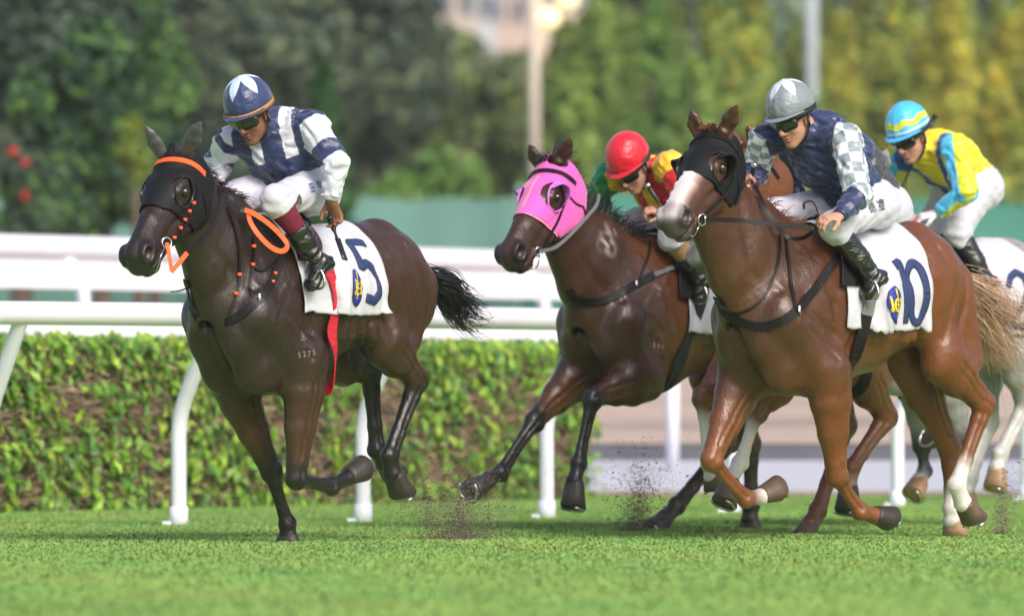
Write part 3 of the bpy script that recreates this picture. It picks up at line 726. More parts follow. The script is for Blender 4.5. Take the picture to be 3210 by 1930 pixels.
def leg_hind(F, p, sg, col, pts):
    St, H, Fe, C, S = pts; sock = len(col) > 3 and col[3]; c0, c1, c2 = col[:3]; cf = c2 if sock else c1
    side = np.array([0, 1.0, 0]); hip = np.array([-.76, sg * .135, 1.245])
    F.ell(hip, (.20, .19, .115), (1, 0, -.3), (0, 0, 1), .06, c0)
    F.cap(np.array([-.95, sg * .105, 1.22]), (St + H) / 2 + np.array([-.05, 0, .10]), (.125, .085), (.075, .055), (1, 0, 0), .045, c0)   # hamstrings
    F.cap(hip + [.06, 0, -.04], St + [-.02, 0, .02], (.18, .10), (.105, .080), (1, 0, 0), .05, c0)
    F.ell(St, (.075, .085, .062), nrm(H - St), (1, 0, 0), .04, c0)
    d = nrm(H - St); fw = nrm(np.cross(side, d)); F = Scaled(F, 1.32)
    F.chain([(St - d * .03, (.100, .072)), (St + (H - St) * .35, (.082, .060)), (St + (H - St) * .75, (.048, .038)), (H, (.048, .036), c1)], E=fw, k=.025, k0=.05, col=c0)
    d2 = nrm(Fe - H); back = nrm(-fw + (-d2) * .9)
    F.cap(St + (H - St) * .62 - fw * .042, H + back * .055, (.013, .014), (.020, .018), fw, .014, c0)     # Achilles to the point of the hock
    F.ell(H + back * .050, (.030, .024, .022), back, side, .016, c1)
    F.ell(H + fw * .004, (.052, .044, .037), d, fw, .014, c1)
    fw2 = nrm(np.cross(side, d2))
    F.chain([(H, (.046, .036), c1), (H + d2 * .09, (.034, .028), c1), (H + (Fe - H) * .68, (.027, .024), c1), (H + (Fe - H) * .72, (.027, .024), cf), (Fe, (.036, .031))], E=fw2, k=.016, col=cf)
    F.cap(H + (Fe - H) * .12 - fw2 * .026, H + (Fe - H) * .68 - fw2 * .025, (.011, .012), (.012, .013), fw2, .010, c1)
    F.cap(H + (Fe - H) * .72 - fw2 * .025, H + (Fe - H) * .9 - fw2 * .024, (.011, .012), (.012, .013), fw2, .010, cf)
    F.ell(Fe - fw2 * .018, (.028, .026, .029), d2, fw2, .014, cf)
    d3 = nrm(C - Fe)
    F.chain([(Fe, (.036, .031)), (Fe + (C - Fe) * .55, (.028, .028), c2), (C, (.035, .037), c2)], E=nrm(np.cross(side, d3)), k=.014, col=cf)

def make_hoof(C, S, Fe, material, shoe_m, parent, fr, size=1.28):
    ax = nrm(S - C); side = np.array([0, 1.0, 0])
    fw = nrm(np.cross(side, ax)); side = np.cross(ax, fw)
    L = max(np.linalg.norm(S - C), .05); V = []; n = 20; rings = [(0, .036, .038), (.15, .041, .042), (.6, .050, .048), (.97, .058, .054), (1.0, .055, .051), (1.0, .02, .02)]
    for t, a, b in rings:
        for j in range(n):
            an = 2 * math.pi * j / n; ca = math.cos(an)
            heel = 1.0 if ca > 0 else .72
            V.append(C + ax * (L * t * (1 if ca > -.2 else .92)) + fw * (a * ca * heel * size + .014 * t) + side * b * math.sin(an) * size)
    m = len(rings); Fc = []
    for i in range(m - 1):
        for j in range(n): Fc.append((i * n + j, i * n + (j + 1) % n, (i + 1) * n + (j + 1) % n, (i + 1) * n + j))
    Fc.append(tuple((m - 1) * n + j for j in range(n))); Fc.append(tuple(range(n - 1, -1, -1)))
    h = obj('hoof', mesh_np('hoof', V, Fc), material, parent)
    P = []
    for j in range(15):
        an = math.radians(-125 + 250 * j / 14)
        P.append(C + ax * (L + .004) + fw * (.047 * math.cos(an) * size + .014) + side * .044 * math.sin(an) * size)
    V, Fc = tube_geo(P, .0075, 6, True)
    obj('horseshoe', mesh_np('horseshoe', V, Fc), shoe_m, h)

GROOVES = [  # (u, z) lines on each flank: width, depth (negative = raised, as a vein or rib)
    ([(-.08, 1.40), (.08, 1.24), (.24, 1.09)], .020, -.007), ([(-.02, 1.36), (.13, 1.20), (.26, 1.04)], .016, .006),
    ([(-.08, 1.34), (-.15, 1.16), (-.13, 1.00), (-.08, .88)], .028, .014), ([(.24, 1.10), (.12, 1.03), (.0, .97)], .020, .009), ([(.20, .99), (.10, .93), (.03, .86)], .016, .007),
    ([(-.12, .96), (-.14, .80)], .020, .008), ([(-.47, 1.26), (-.54, 1.10), (-.60, .99)], .032, .014), ([(-.92, 1.40), (-.965, 1.22), (-.93, 1.05), (-.88, .94)], .020, .012),
    ([(-.74, 1.40), (-.82, 1.22), (-.80, 1.08), (-.76, .96)], .024, .009), ([(-.60, 1.30), (-.68, 1.20), (-.72, 1.06)], .020, .006),
    ([(-.10, 1.00), (-.22, .955), (-.36, .965), (-.50, 1.03)], .007, -.0045), ([(-.22, .955), (-.30, 1.03), (-.34, 1.10)], .006, -.0035), ([(-.87, 1.20), (-.84, 1.08), (-.87, .98), (-.84, .90)], .0065, -.004),
    ([(-.66, 1.12), (-.70, 1.02), (-.66, .94)], .006, -.003), ([(.02, 1.08), (.10, .98), (.16, .90)], .006, -.0035), ([(.16, 1.20), (.24, 1.12), (.30, 1.02)], .006, -.0035),
    ([(-.20, 1.30), (-.25, 1.14), (-.24, 1.0)], .014, -.003), ([(-.28, 1.30), (-.33, 1.14), (-.32, 1.0)], .014, -.003), ([(-.36, 1.30), (-.41, 1.15), (-.40, 1.02)], .014, -.003), ([(-.44, 1.29), (-.48, 1.17), (-.48, 1.06)], .013, -.003)]
def vnormals(V, F):
    a = V[F[:, 2]] - V[F[:, 0]]; b = V[F[:, 3]] - V[F[:, 1]]; n = np.cross(a, b); N = np.zeros_like(V)
    for k in range(4): np.add.at(N, F[:, k], n)
    return N / (np.linalg.norm(N, axis=1)[:, None] + 1e-12)
def seg_dist(Q, P):
    best = np.full(len(Q), 9.0)
    for i in range(len(P) - 1):
        a, b = P[i], P[i + 1]; d = b - a; t = np.clip(((Q - a) @ d) / (d @ d), 0, 1); best = np.minimum(best, np.linalg.norm(Q - a - t[:, None] * d, axis=1))
    return best
def carve_lines(V, F, legs):
    N = vnormals(V, F); D = np.zeros(len(V)); uz = V[:, [0, 2]]; lat = np.clip(np.abs(N[:, 1]) * 1.6 - .1, 0, 1) * (np.abs(V[:, 1]) > .07)
    for pts, w, dep in GROOVES:
        P = np.array(spline(np.array([(a, 0, b) for a, b in pts]), 14))[:, [0, 2]]; m = (uz > P.min(0) - 3 * w).all(1) & (uz < P.max(0) + 3 * w).all(1)
        D[m] += dep * np.exp(-(seg_dist(uz[m], P) / w) ** 2) * lat[m]
    for A, B_, off, w, dep, vt in legs:      # along the limbs
        P = np.array([A + off, B_ + off]); P2 = P[:, [0, 2]]; v0 = (A[1] + B_[1]) / 2
        m = (uz > P2.min(0) - 3 * w).all(1) & (uz < P2.max(0) + 3 * w).all(1) & (np.abs(V[:, 1] - v0) < vt)
        D[m] += dep * np.exp(-(seg_dist(uz[m], P2) / w) ** 2) * np.clip(np.abs(N[m, 1]) * 1.5, 0, 1)
    return V - N * D[:, None]

def strand(mb, P, w0, w1, col=None, n=3):
    m = len(P); R = np.linspace(w0, w1, m)
    V, Fc = tube_geo(P, R, n, True); mb.add(V, Fc, col)

class Horse:
    def __init__(self, name, px0, Y0, theta, coat, legcol, label, head, neck, fore, hind, muzzle, pastern=None, dapple=0.0,
                 blaze=None, earcol=None, eardir=None, h=0.009, torso=None, tsc=1.0, belly=None, hoofm=None, gloss=.35, headscale=1.0, spots=(), grad=None):
        fr = self.fr = Frame(px0, Y0, theta); F = self.F = Field(); self.coat = coat
        hf = self.hf = headbasis(fr, head['p0'], head['p1'], head.get('v', 0), head.get('L', .57) * headscale, head.get('roll', 8)); self.hs = headscale
        cv = coat
        # torso
        st = torso or BONE['torso']
        ch = [(np.array([u, 0, z]), (a, b)) for u, z, a, b in st]
        F.chain(ch, E=(0, 0, 1), k=.05, col=belly or cv)
        F.chain([(np.array([.10, 0, 1.36]), (.07, .05)), (np.array([-.10, 0, 1.43]), (.055, .042)), (np.array([-.34, 0, 1.385]), (.06, .07)), (np.array([-.58, 0, 1.42]), (.07, .10)),
                 (np.array([-.78, 0, 1.435]), (.075, .10)), (np.array([-.93, 0, 1.36]), (.09, .09)), (np.array([-1.03, 0, 1.25]), (.07, .06))], E=(0, 0, 1), k=.05, col=cv)
        for sg in (1, -1):
            F.ell((.33, sg * .095, .97), (.12, .15, .095), (1, 0, .1), (0, 0, 1), .03, cv)      # breast
            F.ell((.22, sg * .095, .82), (.15, .135, .095), (1, 0, .2), (0, 0, 1), .05, cv)
            F.ell((.06, sg * .08, .79), (.17, .10, .09), (1, 0, .0), (0, 0, 1), .06, cv)
            F.ell((.32, sg * .165, 1.07), (.075, .11, .065), (1, 0, 0), (0, 0, 1), .06, cv)        # point of shoulder
            F.ell((-.68, sg * .10, 1.34), (.17, .10, .10), (1, 0, 0), (0, 0, 1), .05, cv)
            F.ell((-.58, sg * .165, 1.25), (.05, .045, .04), (1, 0, 0), (0, 0, 1), .05, cv)         # point of hip
            F.ell((-.97, sg * .09, 1.13), (.15, .10, .09), (0, 0, 1), (1, 0, 0), .06, cv)       # buttock
            F.cap((-.50, sg * .20, .97), (-.64, sg * .16, 1.06), (.05, .03), (.06, .03), (0, 0, 1), .05, cv)  # flank fold
            for r in range(5):
                u = -.22 - r * .075
                F.cap((u, sg * (.222 + .003 * r), 1.20), (u - .05, sg * .215, .96), (.012, .012), (.012, .010), (1, 0, 0), .045, cv)
        # neck
        o, R = hf
        base = np.array([.08, 0, 1.15]); n1 = np.array([.26, 0, 1.25]) 
        hd = o + R @ np.array([.03, 0, -.09]) * headscale
        n1 = np.array(neck[0][0]); n2 = np.array(neck[1][0])
        def ax(a, b):
            d = nrm(b - a); side = np.array([0, 1.0, 0]); return nrm(np.cross(d, side))
        F.cap(base, n1, (.33, .155), (neck[0][1], neck[0][2]), ax(base, n1), .07, cv)
        F.cap(n1, n2, (neck[0][1], neck[0][2]), (neck[1][1], neck[1][2]), ax(n1, n2), .05, cv)
        F.cap(n2, hd, (neck[1][1], neck[1][2]), (.105 * headscale, .072), ax(n2, hd), .05, cv)
        # crest, windpipe and jugular groove
        e1, e2 = ax(base, n1), ax(n2, hd)
        if e1[2] < 0: e1 = -e1
        if e2[2] < 0: e2 = -e2
        cr = [(base + e1 * .25, (.05, .04)), (n1 + e1 * neck[0][1] * .86, (.045, .034)), (n2 + e2 * neck[1][1] * .86, (.036, .028)), (o + R @ np.array([-.03, 0, -.02]), (.03, .03))]
        F.chain(cr, E=e1, k=.04, col=cv); self.crest = [c[0] + e1 * .03 for c in cr]
        thr = [(base - e1 * .22 + [.1, 0, 0], (.07, .06)), (n1 - e1 * neck[0][1] * .80, (.05, .052)), (n2 - e2 * neck[1][1] * .78, (.042, .046)), (o + R @ np.array([.05, 0, -.19]), (.04, .04))]
        F.chain(thr, E=e1, k=.03, col=cv)
        for sg in (1, -1):
            F.chain([(base * .45 + n1 * .55 + np.array([.10, sg * .19, -.10]), (.012, .010)), (n1 - e1 * neck[0][1] * .55 + [0, sg * (neck[0][2] + .012), 0], (.016, .014)),
                     (n2 - e2 * neck[1][1] * .5 + [0, sg * (neck[1][2] + .012), 0], (.014, .012))], E=e1, k=.035, neg=True)
        # furrows between the muscles
        for sg in (1, -1):
            F.chain([(np.array([.10, sg * .235, 1.28]), (.012, .014)), (np.array([.02, sg * .245, 1.12]), (.010, .014)), (np.array([-.06, sg * .25, .98]), (.010, .012))], E=(1, 0, 0), k=.045, neg=True)
            F.chain([(np.array([.36, sg * .03, 1.12]), (.014, .02)), (np.array([.47, sg * .0, 1.0]), (.014, .02)), (np.array([.44, 0, .90]), (.014, .02))], E=(1, 0, 0), k=.035, neg=True)
        # legs
        self.legs = []
        for sg, key in ((1, 'L'), (-1, 'R')):
            pts = [fr.J(*q) for q in fore[key]]; pts.append(pts[-1])
            lc = legcol['F' + key]; leg_fore(F, None, sg, (cv, lc[0], lc[1], len(lc) > 3), pts[:5]); self.legs.append((pts, lc))
        for sg, key in ((1, 'L'), (-1, 'R')):
            pts = [fr.J(*q) for q in hind[key]]
            lc = legcol['H' + key]; leg_hind(F, None, sg, (cv, lc[0], lc[1], len(lc) > 3), pts[:5]); self.legs.append((pts, lc))
        # tail dock
        dock = self.dock = [np.array([-1.03, 0, 1.30]), np.array([-1.11, 0, 1.25]), np.array([-1.19, .01, 1.16])]
        F.chain([(dock[0], (.045, .04)), (dock[1], (.035, .03)), (dock[2], (.018, .018))], k=.03, col=cv)
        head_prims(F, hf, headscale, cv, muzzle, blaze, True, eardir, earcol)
        G, lo, hh, axs = F.grid(h)
        X = axs[0][:, None, None]; Y = axs[1][None, :, None]; Z = axs[2][None, None, :]
        bodyw = np.clip((Z - .75) / .2, 0, 1) * np.clip((.36 - X) / .2, 0.25, 1)
        G = G + (bodyw * (.0022 * np.sin(X * 24 + 2.2 * np.sin(Z * 10 + Y * 4)) * np.sin(Z * 15 + 2 * np.sin(X * 9 + 1)) + .0011 * np.sin(X * 47 + 3 * np.sin(Z * 21)) * np.sin(Z * 39 + 3 * np.sin(X * 17 + Y * 10)))).astype(np.float32)
        V, Fc = surface_nets(G, lo, hh)
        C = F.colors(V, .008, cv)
        ll = []
        for i, (p, lc) in enumerate(self.legs):
            d = nrm(p[1] - p[0]); fw = nrm(np.cross([0, 1.0, 0], d)); d2 = nrm(p[2] - p[1]); fw2 = nrm(np.cross([0, 1.0, 0], d2)); a, b = p[0], p[1]
            ll += [(a + (b - a) * .05, a + (b - a) * .80, fw * .012, .010, .008, .11), (a + (b - a) * .15, a + (b - a) * .85, -fw * .026, .009, .007, .11), (a + (b - a) * .1, a + (b - a) * .9, fw * .034, .006, -.003, .11),
                   (a + (b - a) * .88, b + d * .03, -fw * .010, .010, .006, .09), (b + d2 * .05, b + (p[2] - b) * .92, -fw2 * .012, .007, .007, .07), (b + d2 * .03, b + (p[2] - b) * .6, fw2 * .010, .008, -.003, .07),
                   (p[2] - d2 * .02, p[2] + d2 * .01, fw2 * .006, .010, .004, .07)]
        V = carve_lines(V, Fc, ll)
        # natural coat variation: broad patches and fine hairs of slightly different tone
        nz = hash_noise(V, 9.0)[:, None]; C = C * (1 + .10 * nz)
        if grad is not None:      # the coat is darker in front of the saddle and redder behind it
            t = np.clip((V[:, 0] - grad[0]) / (grad[1] - grad[0]), 0, 1)[:, None] * np.clip((V[:, 2] - .55) / .25, 0, 1)[:, None]
            near = np.exp(-(np.abs(C - np.array(cv)).sum(1) / (.6 * sum(cv))) ** 2)[:, None]
            C = C * (1 - t * near) + C * (np.array(grad[2]) / np.array(cv)) * t * near
        if dapple:
            d = hash_noise(V, 42.0, 3) * .6 + hash_noise(V, 75.0, 5) * .4
            body = np.clip((V[:, 2] - .75) / .25, 0, 1)
            C = C * (1 + (dapple * np.clip(d * 1.6, -1, 1) * body)[:, None])
        self.V, self.Fc = V, Fc
        self.bvh = tri_bvh(V, Fc)
        for px, py, r_, sc, st_ in spots:          # markings of the coat: dried sweat, scars
            hp = self.hit(px, py)
            if hp is None: continue
            d = np.linalg.norm(V - hp[0], axis=1) / r_; w = np.clip(1 - d, 0, 1) * np.clip(.5 + 1.4 * hash_noise(V, 60.0, 8), 0, 1) * st_
            C = C * (1 - w[:, None]) + np.array(sc) * w[:, None]
        hm = mat('horse_coat', (0, 0, 0), rough=gloss, spec=.5, attr=True, fine=.40, bump=.42, bscale=9, bdist=.030, stretch=(1.3, 1.3, .8), var=.12, vscale=150, sheen=0.0, rvar=.07, detail=6)
        me = mesh_np(name, V, Fc, np.clip(C, 0.001, 1))
        self.obj = obj(name, me, hm, None, fr.M, label, 'horse', 'racehorses galloping along the rail')
        hfm = hoofm or mat('hoof_dark', (.035, .028, .024), rough=.5, bump=.3, bscale=60, var=.3, vscale=20)
        sm = mat('shoe_metal', (.55, .55, .56), rough=.3, metal=1.0)
        for pts, lc in self.legs:
            make_hoof(pts[3], pts[4], pts[2], lc[2] if len(lc) > 2 and lc[2] else hfm, sm, self.obj, fr)
        # eyes
        o, R = hf; eb = None
        for sg in (1, -1):
            c = o + R @ (np.array([.183, sg * .089, -.066]) * headscale)
            bm = bmesh.new(); bmesh.ops.create_uvsphere(bm, u_segments=20, v_segments=12, radius=.022 * headscale)
            m2 = bpy.data.meshes.new('eye'); bm.to_mesh(m2); bm.free()
            for p in m2.polygons: p.use_smooth = True
            e = obj('eye', m2, mat('eye_glossy', (.012, .006, .004), rough=.06, spec=.8), self.obj); e.location = Vector(c)
    # --- surface helpers
    def near(self, p, off=0.0):
        loc, n, i, d = self.bvh.find_nearest(Vector(p)); return np.array(loc) + np.array(n) * off, np.array(n)
    def hit(self, px, py, off=0.0):
        o, d = self.fr.ray(px, py)
        loc, n, i, dd = self.bvh.ray_cast(Vector(o), Vector(d))
        if loc is None: return None
        n = np.array(n); 
        if n.dot(d) > 0: n = -n
        return np.array(loc) + n * off, n
    def H(self, x, y, z): return self.hf[0] + self.hf[1] @ (np.array([x, y, z], float) * self.hs)
    def strap_px(self, name, pts, w, material, parent=None, th=.004, off=.004, n=24, snap=True):
        P = []
        for q in pts:
            if len(q) == 2:
                h = self.hit(*q)
                if h is None: continue
                P.append(h[0])
            else: P.append(self.fr.J(*q))
        return self.strap(name, P, w, material, parent, th, off, n, snap)
    def strap(self, name, P, w, material, parent=None, th=.004, off=.004, n=24, snap=True, closed=False, face=None):
        S = spline(P, n); Q = []; N = []
        for p in S:
            if snap:
                q, nn = self.near(p, off)
            else:
                q, nn0 = self.near(p); nn = nrm(p - q) if np.linalg.norm(p - q) > 1e-4 else nn0
                if (p - q).dot(nn0) < off: q = q + nn0 * off; nn = nn0
                else: q = p
                if face is not None: nn = nrm(face)
            Q.append(q); N.append(nn)
        Q = np.array(Q); N = np.array(N)
        for _ in range(2):
            N[1:-1] = (N[:-2] + N[1:-1] * 2 + N[2:]) / 4; Q[1:-1] = (Q[:-2] + Q[1:-1] * 2 + Q[2:]) / 4
        N /= np.linalg.norm(N, axis=1)[:, None]
        V, Fc = ribbon_geo(Q, N, w, th)
        o = obj(name, mesh_np(name, V, Fc, smooth=False), material, parent or self.obj); self.last = (Q, N)
        return o
    def girth(self, name, ut, ub, w, material, parent=None, th=.006, a0=70, a1=180, off=.008, top=1.14):
        o = None
        for sg in (1, -1):
            P = []
            for a in np.radians(np.linspace(a0, a1, 22)):
                u = ut + (ub - ut) * (math.degrees(a) - 70) / 110; c = np.array([u, 0, top]); d = np.array([0, sg * math.sin(a), math.cos(a)])
                q = self.bvh.ray_cast(Vector(c + d * 1.2), Vector(-d))[0] if a < 2.9 else self.bvh.ray_cast(Vector(c + d * .9), Vector(-d))[0]
                if q is not None and np.linalg.norm(np.array(q) - c) < .5: P.append(np.array(q))
            o = self.strap(name, P, w, material, parent, th, off, 24)
        return o
    def fill(self, name, P, r, material, parent=None, n=24, k=8, flat=1.0):
        V, Fc = tube_geo(spline(P, n), r, k, True, flat); return obj(name, mesh_np(name, V, Fc), material, parent or self.obj)

def make_hood(H, xfront, slope, material, name='hood', cups=None, holer=.050, earless=True, cover_ears=False, back=-.03, rimm=None):
    """Cloth hood: the skin of the head, offset outwards, with eye openings."""
    F = Field(); head_prims(F, (np.zeros(3), np.eye(3)), 1.0, (0, 0, 0), (0, 0, 0), None, False)
    F.cap((-.10, 0, -.10), (.03, 0, -.10), (.12, .085), (.105, .075), (0, 0, 1), .05)
    F.cap((-.02, 0, -.17), (.06, 0, -.17), (.09, .06), (.09, .06), (0, 0, 1), .05)
    G, lo, h, ax = F.grid(.007, .006)
    X = ax[0][:, None, None]; Y = ax[1][None, :, None]; Z = ax[2][None, None, :]
    V, Fc = surface_nets(G, lo, h)
    x, y, z = V[:, 0], V[:, 1], V[:, 2]
    lim = xfront + slope * np.minimum(z + .03, 0) * (z < -.03) + .04 * np.cos(np.clip(y / .05, -1, 1) * 1.57) * 0
    eye = np.sqrt((x - .185) ** 2 + (z + .066) ** 2)
    keep = (x < lim) & (x > back + .3 * np.minimum(z + .05, 0) * 0) & ~((eye < holer) & (np.abs(y) > .03)) & (z > -.30)
    if not cover_ears: keep &= ~((np.hypot(x - .0, np.abs(y) - .05) < .034) & (z > -.05))
    f = Fc[keep[Fc].all(1)]
    u, inv = np.unique(f, return_inverse=True); V2 = V[u]; f = inv.reshape(f.shape)
    V2 = (H.hf[0] + (V2 * H.hs) @ H.hf[1].T)
    me = mesh_np(name, V2, f); o = obj(name, me, material, H.obj)
    sd = o.modifiers.new('smooth', 'SMOOTH'); sd.iterations = 3; sd.factor = .5
    so = o.modifiers.new('thickness', 'SOLIDIFY'); so.thickness = .003; so.offset = 1
    # eye opening rims, laid on the head

    for sg in (1, -1):
        P = []; 
        for j in range(25):
            a = 2 * math.pi * j / 24; p = H.H(.185 + (holer + .002) * math.cos(a), sg * .09, -.066 + (holer + .002) * math.sin(a))
            q, n = H.near(p, .010); P.append(q)
        V3, F3 = tube_geo(P, .0055, 6, False); obj('eye_rim', mesh_np('eye_rim', V3, F3), rimm or material, o)
        if cups:
            # half cup standing out behind the eye
            mb = []; n1 = 15; n2 = 5; Vc = []
            for i in range(n1):
                a = math.radians(cups[0] + (cups[1] - cups[0]) * i / (n1 - 1))
                for j in range(n2):
                    t = j / (n2 - 1); r = holer * (1.0 - .10 * t)
                    out = cups[2] * t * math.sin(math.pi * (i + .5) / n1) ** .6
                    p = H.H(.185 + r * math.cos(a) + cups[3] * t, sg * .088, -.066 + r * math.sin(a)); q, n = H.near(p, .006)
                    Vc.append(q + H.hf[1] @ np.array([.15, sg * 1.0, .05]) * out)
            Fc2 = [(i * n2 + j, i * n2 + j + 1, (i + 1) * n2 + j + 1, (i + 1) * n2 + j) for i in range(n1 - 1) for j in range(n2 - 1)]
            c = obj('blinker_cup', mesh_np('blinker_cup', Vc, Fc2), material if cups[4] is None else cups[4], o)
            so = c.modifiers.new('thickness', 'SOLIDIFY'); so.thickness = .004
    return o

def hair_tail(H, path, nst, spread, col, length_var=.3, w=(.0035, .0008), name='tail', seed=1, curl=.02, rootr=.03):
    r = np.random.RandomState(seed); mb = MB(); P = spline(path, 14); n = len(P)
    T = np.gradient(P, axis=0); T /= np.linalg.norm(T, axis=1)[:, None]
    A = np.cross(T, [0, 1.0, 0.05]); A /= np.linalg.norm(A, axis=1)[:, None]; B = np.cross(T, A)
    t = np.linspace(0, 1, n)
    for i in range(nst):
        a = r.uniform(0, 2 * math.pi); q = math.sqrt(r.uniform()); L = 1 - length_var * r.uniform() ** .7
        st = r.uniform(0, .35); ph = r.uniform(0, 6.28, 3)
        rad = rootr + (spread[0] - rootr) * t ** .8
        if r.uniform() < .12: q *= 1.5
        off = (math.cos(a) * A * (rad * q)[:, None] + math.sin(a) * B * (rootr + (spread[1] - rootr) * t ** .8)[:, None] * q)
        wob = curl * t[:, None] ** 1.3 * (np.sin(t * 5 + ph[0])[:, None] * A + np.sin(t * 6 + ph[1])[:, None] * B + .8 * np.sin(t * 11 + ph[2])[:, None] * A)
        S = P + off + wob
        tt = np.linspace(st, st + (1 - st) * L, 12); S = np.stack([np.interp(tt, t, S[:, k]) for k in range(3)], 1)
        c = np.array(col) * r.uniform(.6, 1.5); strand(mb, S, w[0] * r.uniform(.6, 1.4), w[1], c)
    o = obj(name, mb.mesh(name), mat('hair', (0, 0, 0), rough=.42, spec=.5, attr=True), H.obj); return o

def hair_mane(H, nst, length, col, seed=2, blow=(-1.0, .0, .35), side=-1, w=(.003, .0008), start=.05, end=1.0, lift=.5):
    r = np.random.RandomState(seed); mb = MB(); C = spline(H.crest[::-1], 60)
    for i in range(nst):
        t = r.uniform(start, end); p = C[int(t * 59)] + np.array([0, r.normal() * .008, 0])
        q, n = H.near(p + np.array([0, 0, .03]), -.004)
        L = length * r.uniform(.5, 1.2); d = nrm(np.array(blow) + r.normal(size=3) * .28)
        up = np.array([-.2, side * .35 + r.normal() * .25, 1.0]); P = []; cur = q.copy()
        m = 8
        for k in range(m):
            P.append(cur.copy()); f = k / (m - 1)
            cur = cur + nrm(up * (lift * (1 - f)) + d * (.35 + f) + np.array([0, 0, -.5 * f * f])) * L / m
        c = np.array(col) * r.uniform(.6, 1.5); strand(mb, np.array(P), w[0] * r.uniform(.7, 1.4), w[1], c)
    return obj('mane', mb.mesh('mane'), mat('hair', (0, 0, 0), rough=.42, spec=.5, attr=True), H.obj)

def forelock(H, nst, L, col, seed=4):
    r = np.random.RandomState(seed); mb = MB()
    for i in range(nst):
        x = r.uniform(-.03, .02); y = r.normal() * .014; P = []
        for k in range(7):
            f = k / 6; p = H.H(x + L * f, y + r.normal() * .002 + .02 * f * math.sin(i), .004 + .045 * math.sin(f * 2.2))
            P.append(p)
        strand(mb, np.array(P), .003, .0008, np.array(col) * r.uniform(.6, 1.5))
    return obj('forelock', mb.mesh('forelock'), mat('hair', (0, 0, 0), rough=.42, spec=.5, attr=True), H.obj)

# ---- saddle cloth draped over the back; returns a mapper (s along, t down the side) -> point
def make_cloth(H, u0, u1, zlow, material, top=1.16, ph_max=None, wr=.014, name='saddle_cloth', skew=0.0, low_back=0.0, extra=0.0):
    nu, nf = 46, 90; V = []; grid = np.zeros((nu, nf, 3)); nor = np.zeros((nu, nf, 3))
    for i in range(nu):
        a = i / (nu - 1)
        for j in range(nf):
            b = j / (nf - 1) * 2 - 1; sg = 1 if b >= 0 else -1; B = abs(b)
            zl = zlow + low_back * a
            # angle so that B=1 reaches zlow
            u = u0 + (u1 - u0) * a + skew * B
            ctr = np.array([u, 0, top])
            phm = math.pi / 2 + math.atan2(top - zl, .245)
            ph = phm * B; d = np.array([0, sg * math.sin(ph), math.cos(ph)])
            q, n, _, _ = H.bvh.ray_cast(Vector(ctr + d * 1.2), Vector(-d))
            if q is None: q = Vector(ctr + d * .25); n = Vector(d)
            q = np.array(q); n = np.array(n)
            w = wr * (math.sin(a * 8 + B * 4 + sg) * B + .8 * math.sin(a * 21 + 5 * B + sg) * B * B + .5 * math.sin(a * 37 - 9 * B) * B ** 3)
            grid[i, j] = q + n * (.016 + extra + abs(w) + w); nor[i, j] = n
    for _ in range(2):
        g = grid.copy(); g[1:-1, 1:-1] = (grid[:-2, 1:-1] + grid[2:, 1:-1] + grid[1:-1, :-2] + grid[1:-1, 2:] + 4 * grid[1:-1, 1:-1]) / 8
        g[0, 1:-1] = (grid[0, :-2] + grid[0, 2:] + 2 * grid[0, 1:-1]) / 4; g[-1, 1:-1] = (grid[-1, :-2] + grid[-1, 2:] + 2 * grid[-1, 1:-1]) / 4; grid = g
    V = grid.reshape(-1, 3); Fc = [(i * nf + j, i * nf + j + 1, (i + 1) * nf + j + 1, (i + 1) * nf + j) for i in range(nu - 1) for j in range(nf - 1)]
    o = obj(name, mesh_np(name, V, np.array(Fc)), material, H.obj)
    so = o.modifiers.new('thickness', 'SOLIDIFY'); so.thickness = .006; so.offset = 0
    # arc length down the left side from the lower hem
    left = grid[:, nf // 2:, :]; arc = np.concatenate([[0], np.cumsum(np.linalg.norm(np.diff(left.mean(0), axis=0), axis=1))]); total = arc[-1]
    uspan = abs(u1 - u0)
    def mapper(x, y, off=.005):
        """x metres back from the front edge, y metres up from the lower hem, left side"""
        a = np.clip(x / uspan, 0, 1) * (nu - 1); k = np.interp(total - y, arc, np.arange(len(arc)))
        i0 = int(min(a, nu - 2)); j0 = int(min(k, left.shape[1] - 2)); fa, fk = a - i0, k - j0
        p = (left[i0, j0] * (1 - fa) * (1 - fk) + left[i0 + 1, j0] * fa * (1 - fk) + left[i0, j0 + 1] * (1 - fa) * fk + left[i0 + 1, j0 + 1] * fa * fk)
        t1 = left[i0 + 1, j0] - left[i0, j0]; t2 = left[i0, j0 + 1] - left[i0, j0]; n = nrm(np.cross(t1, t2))
        if n[1] < 0: n = -n
        return p + n * off
    return o, mapper, total

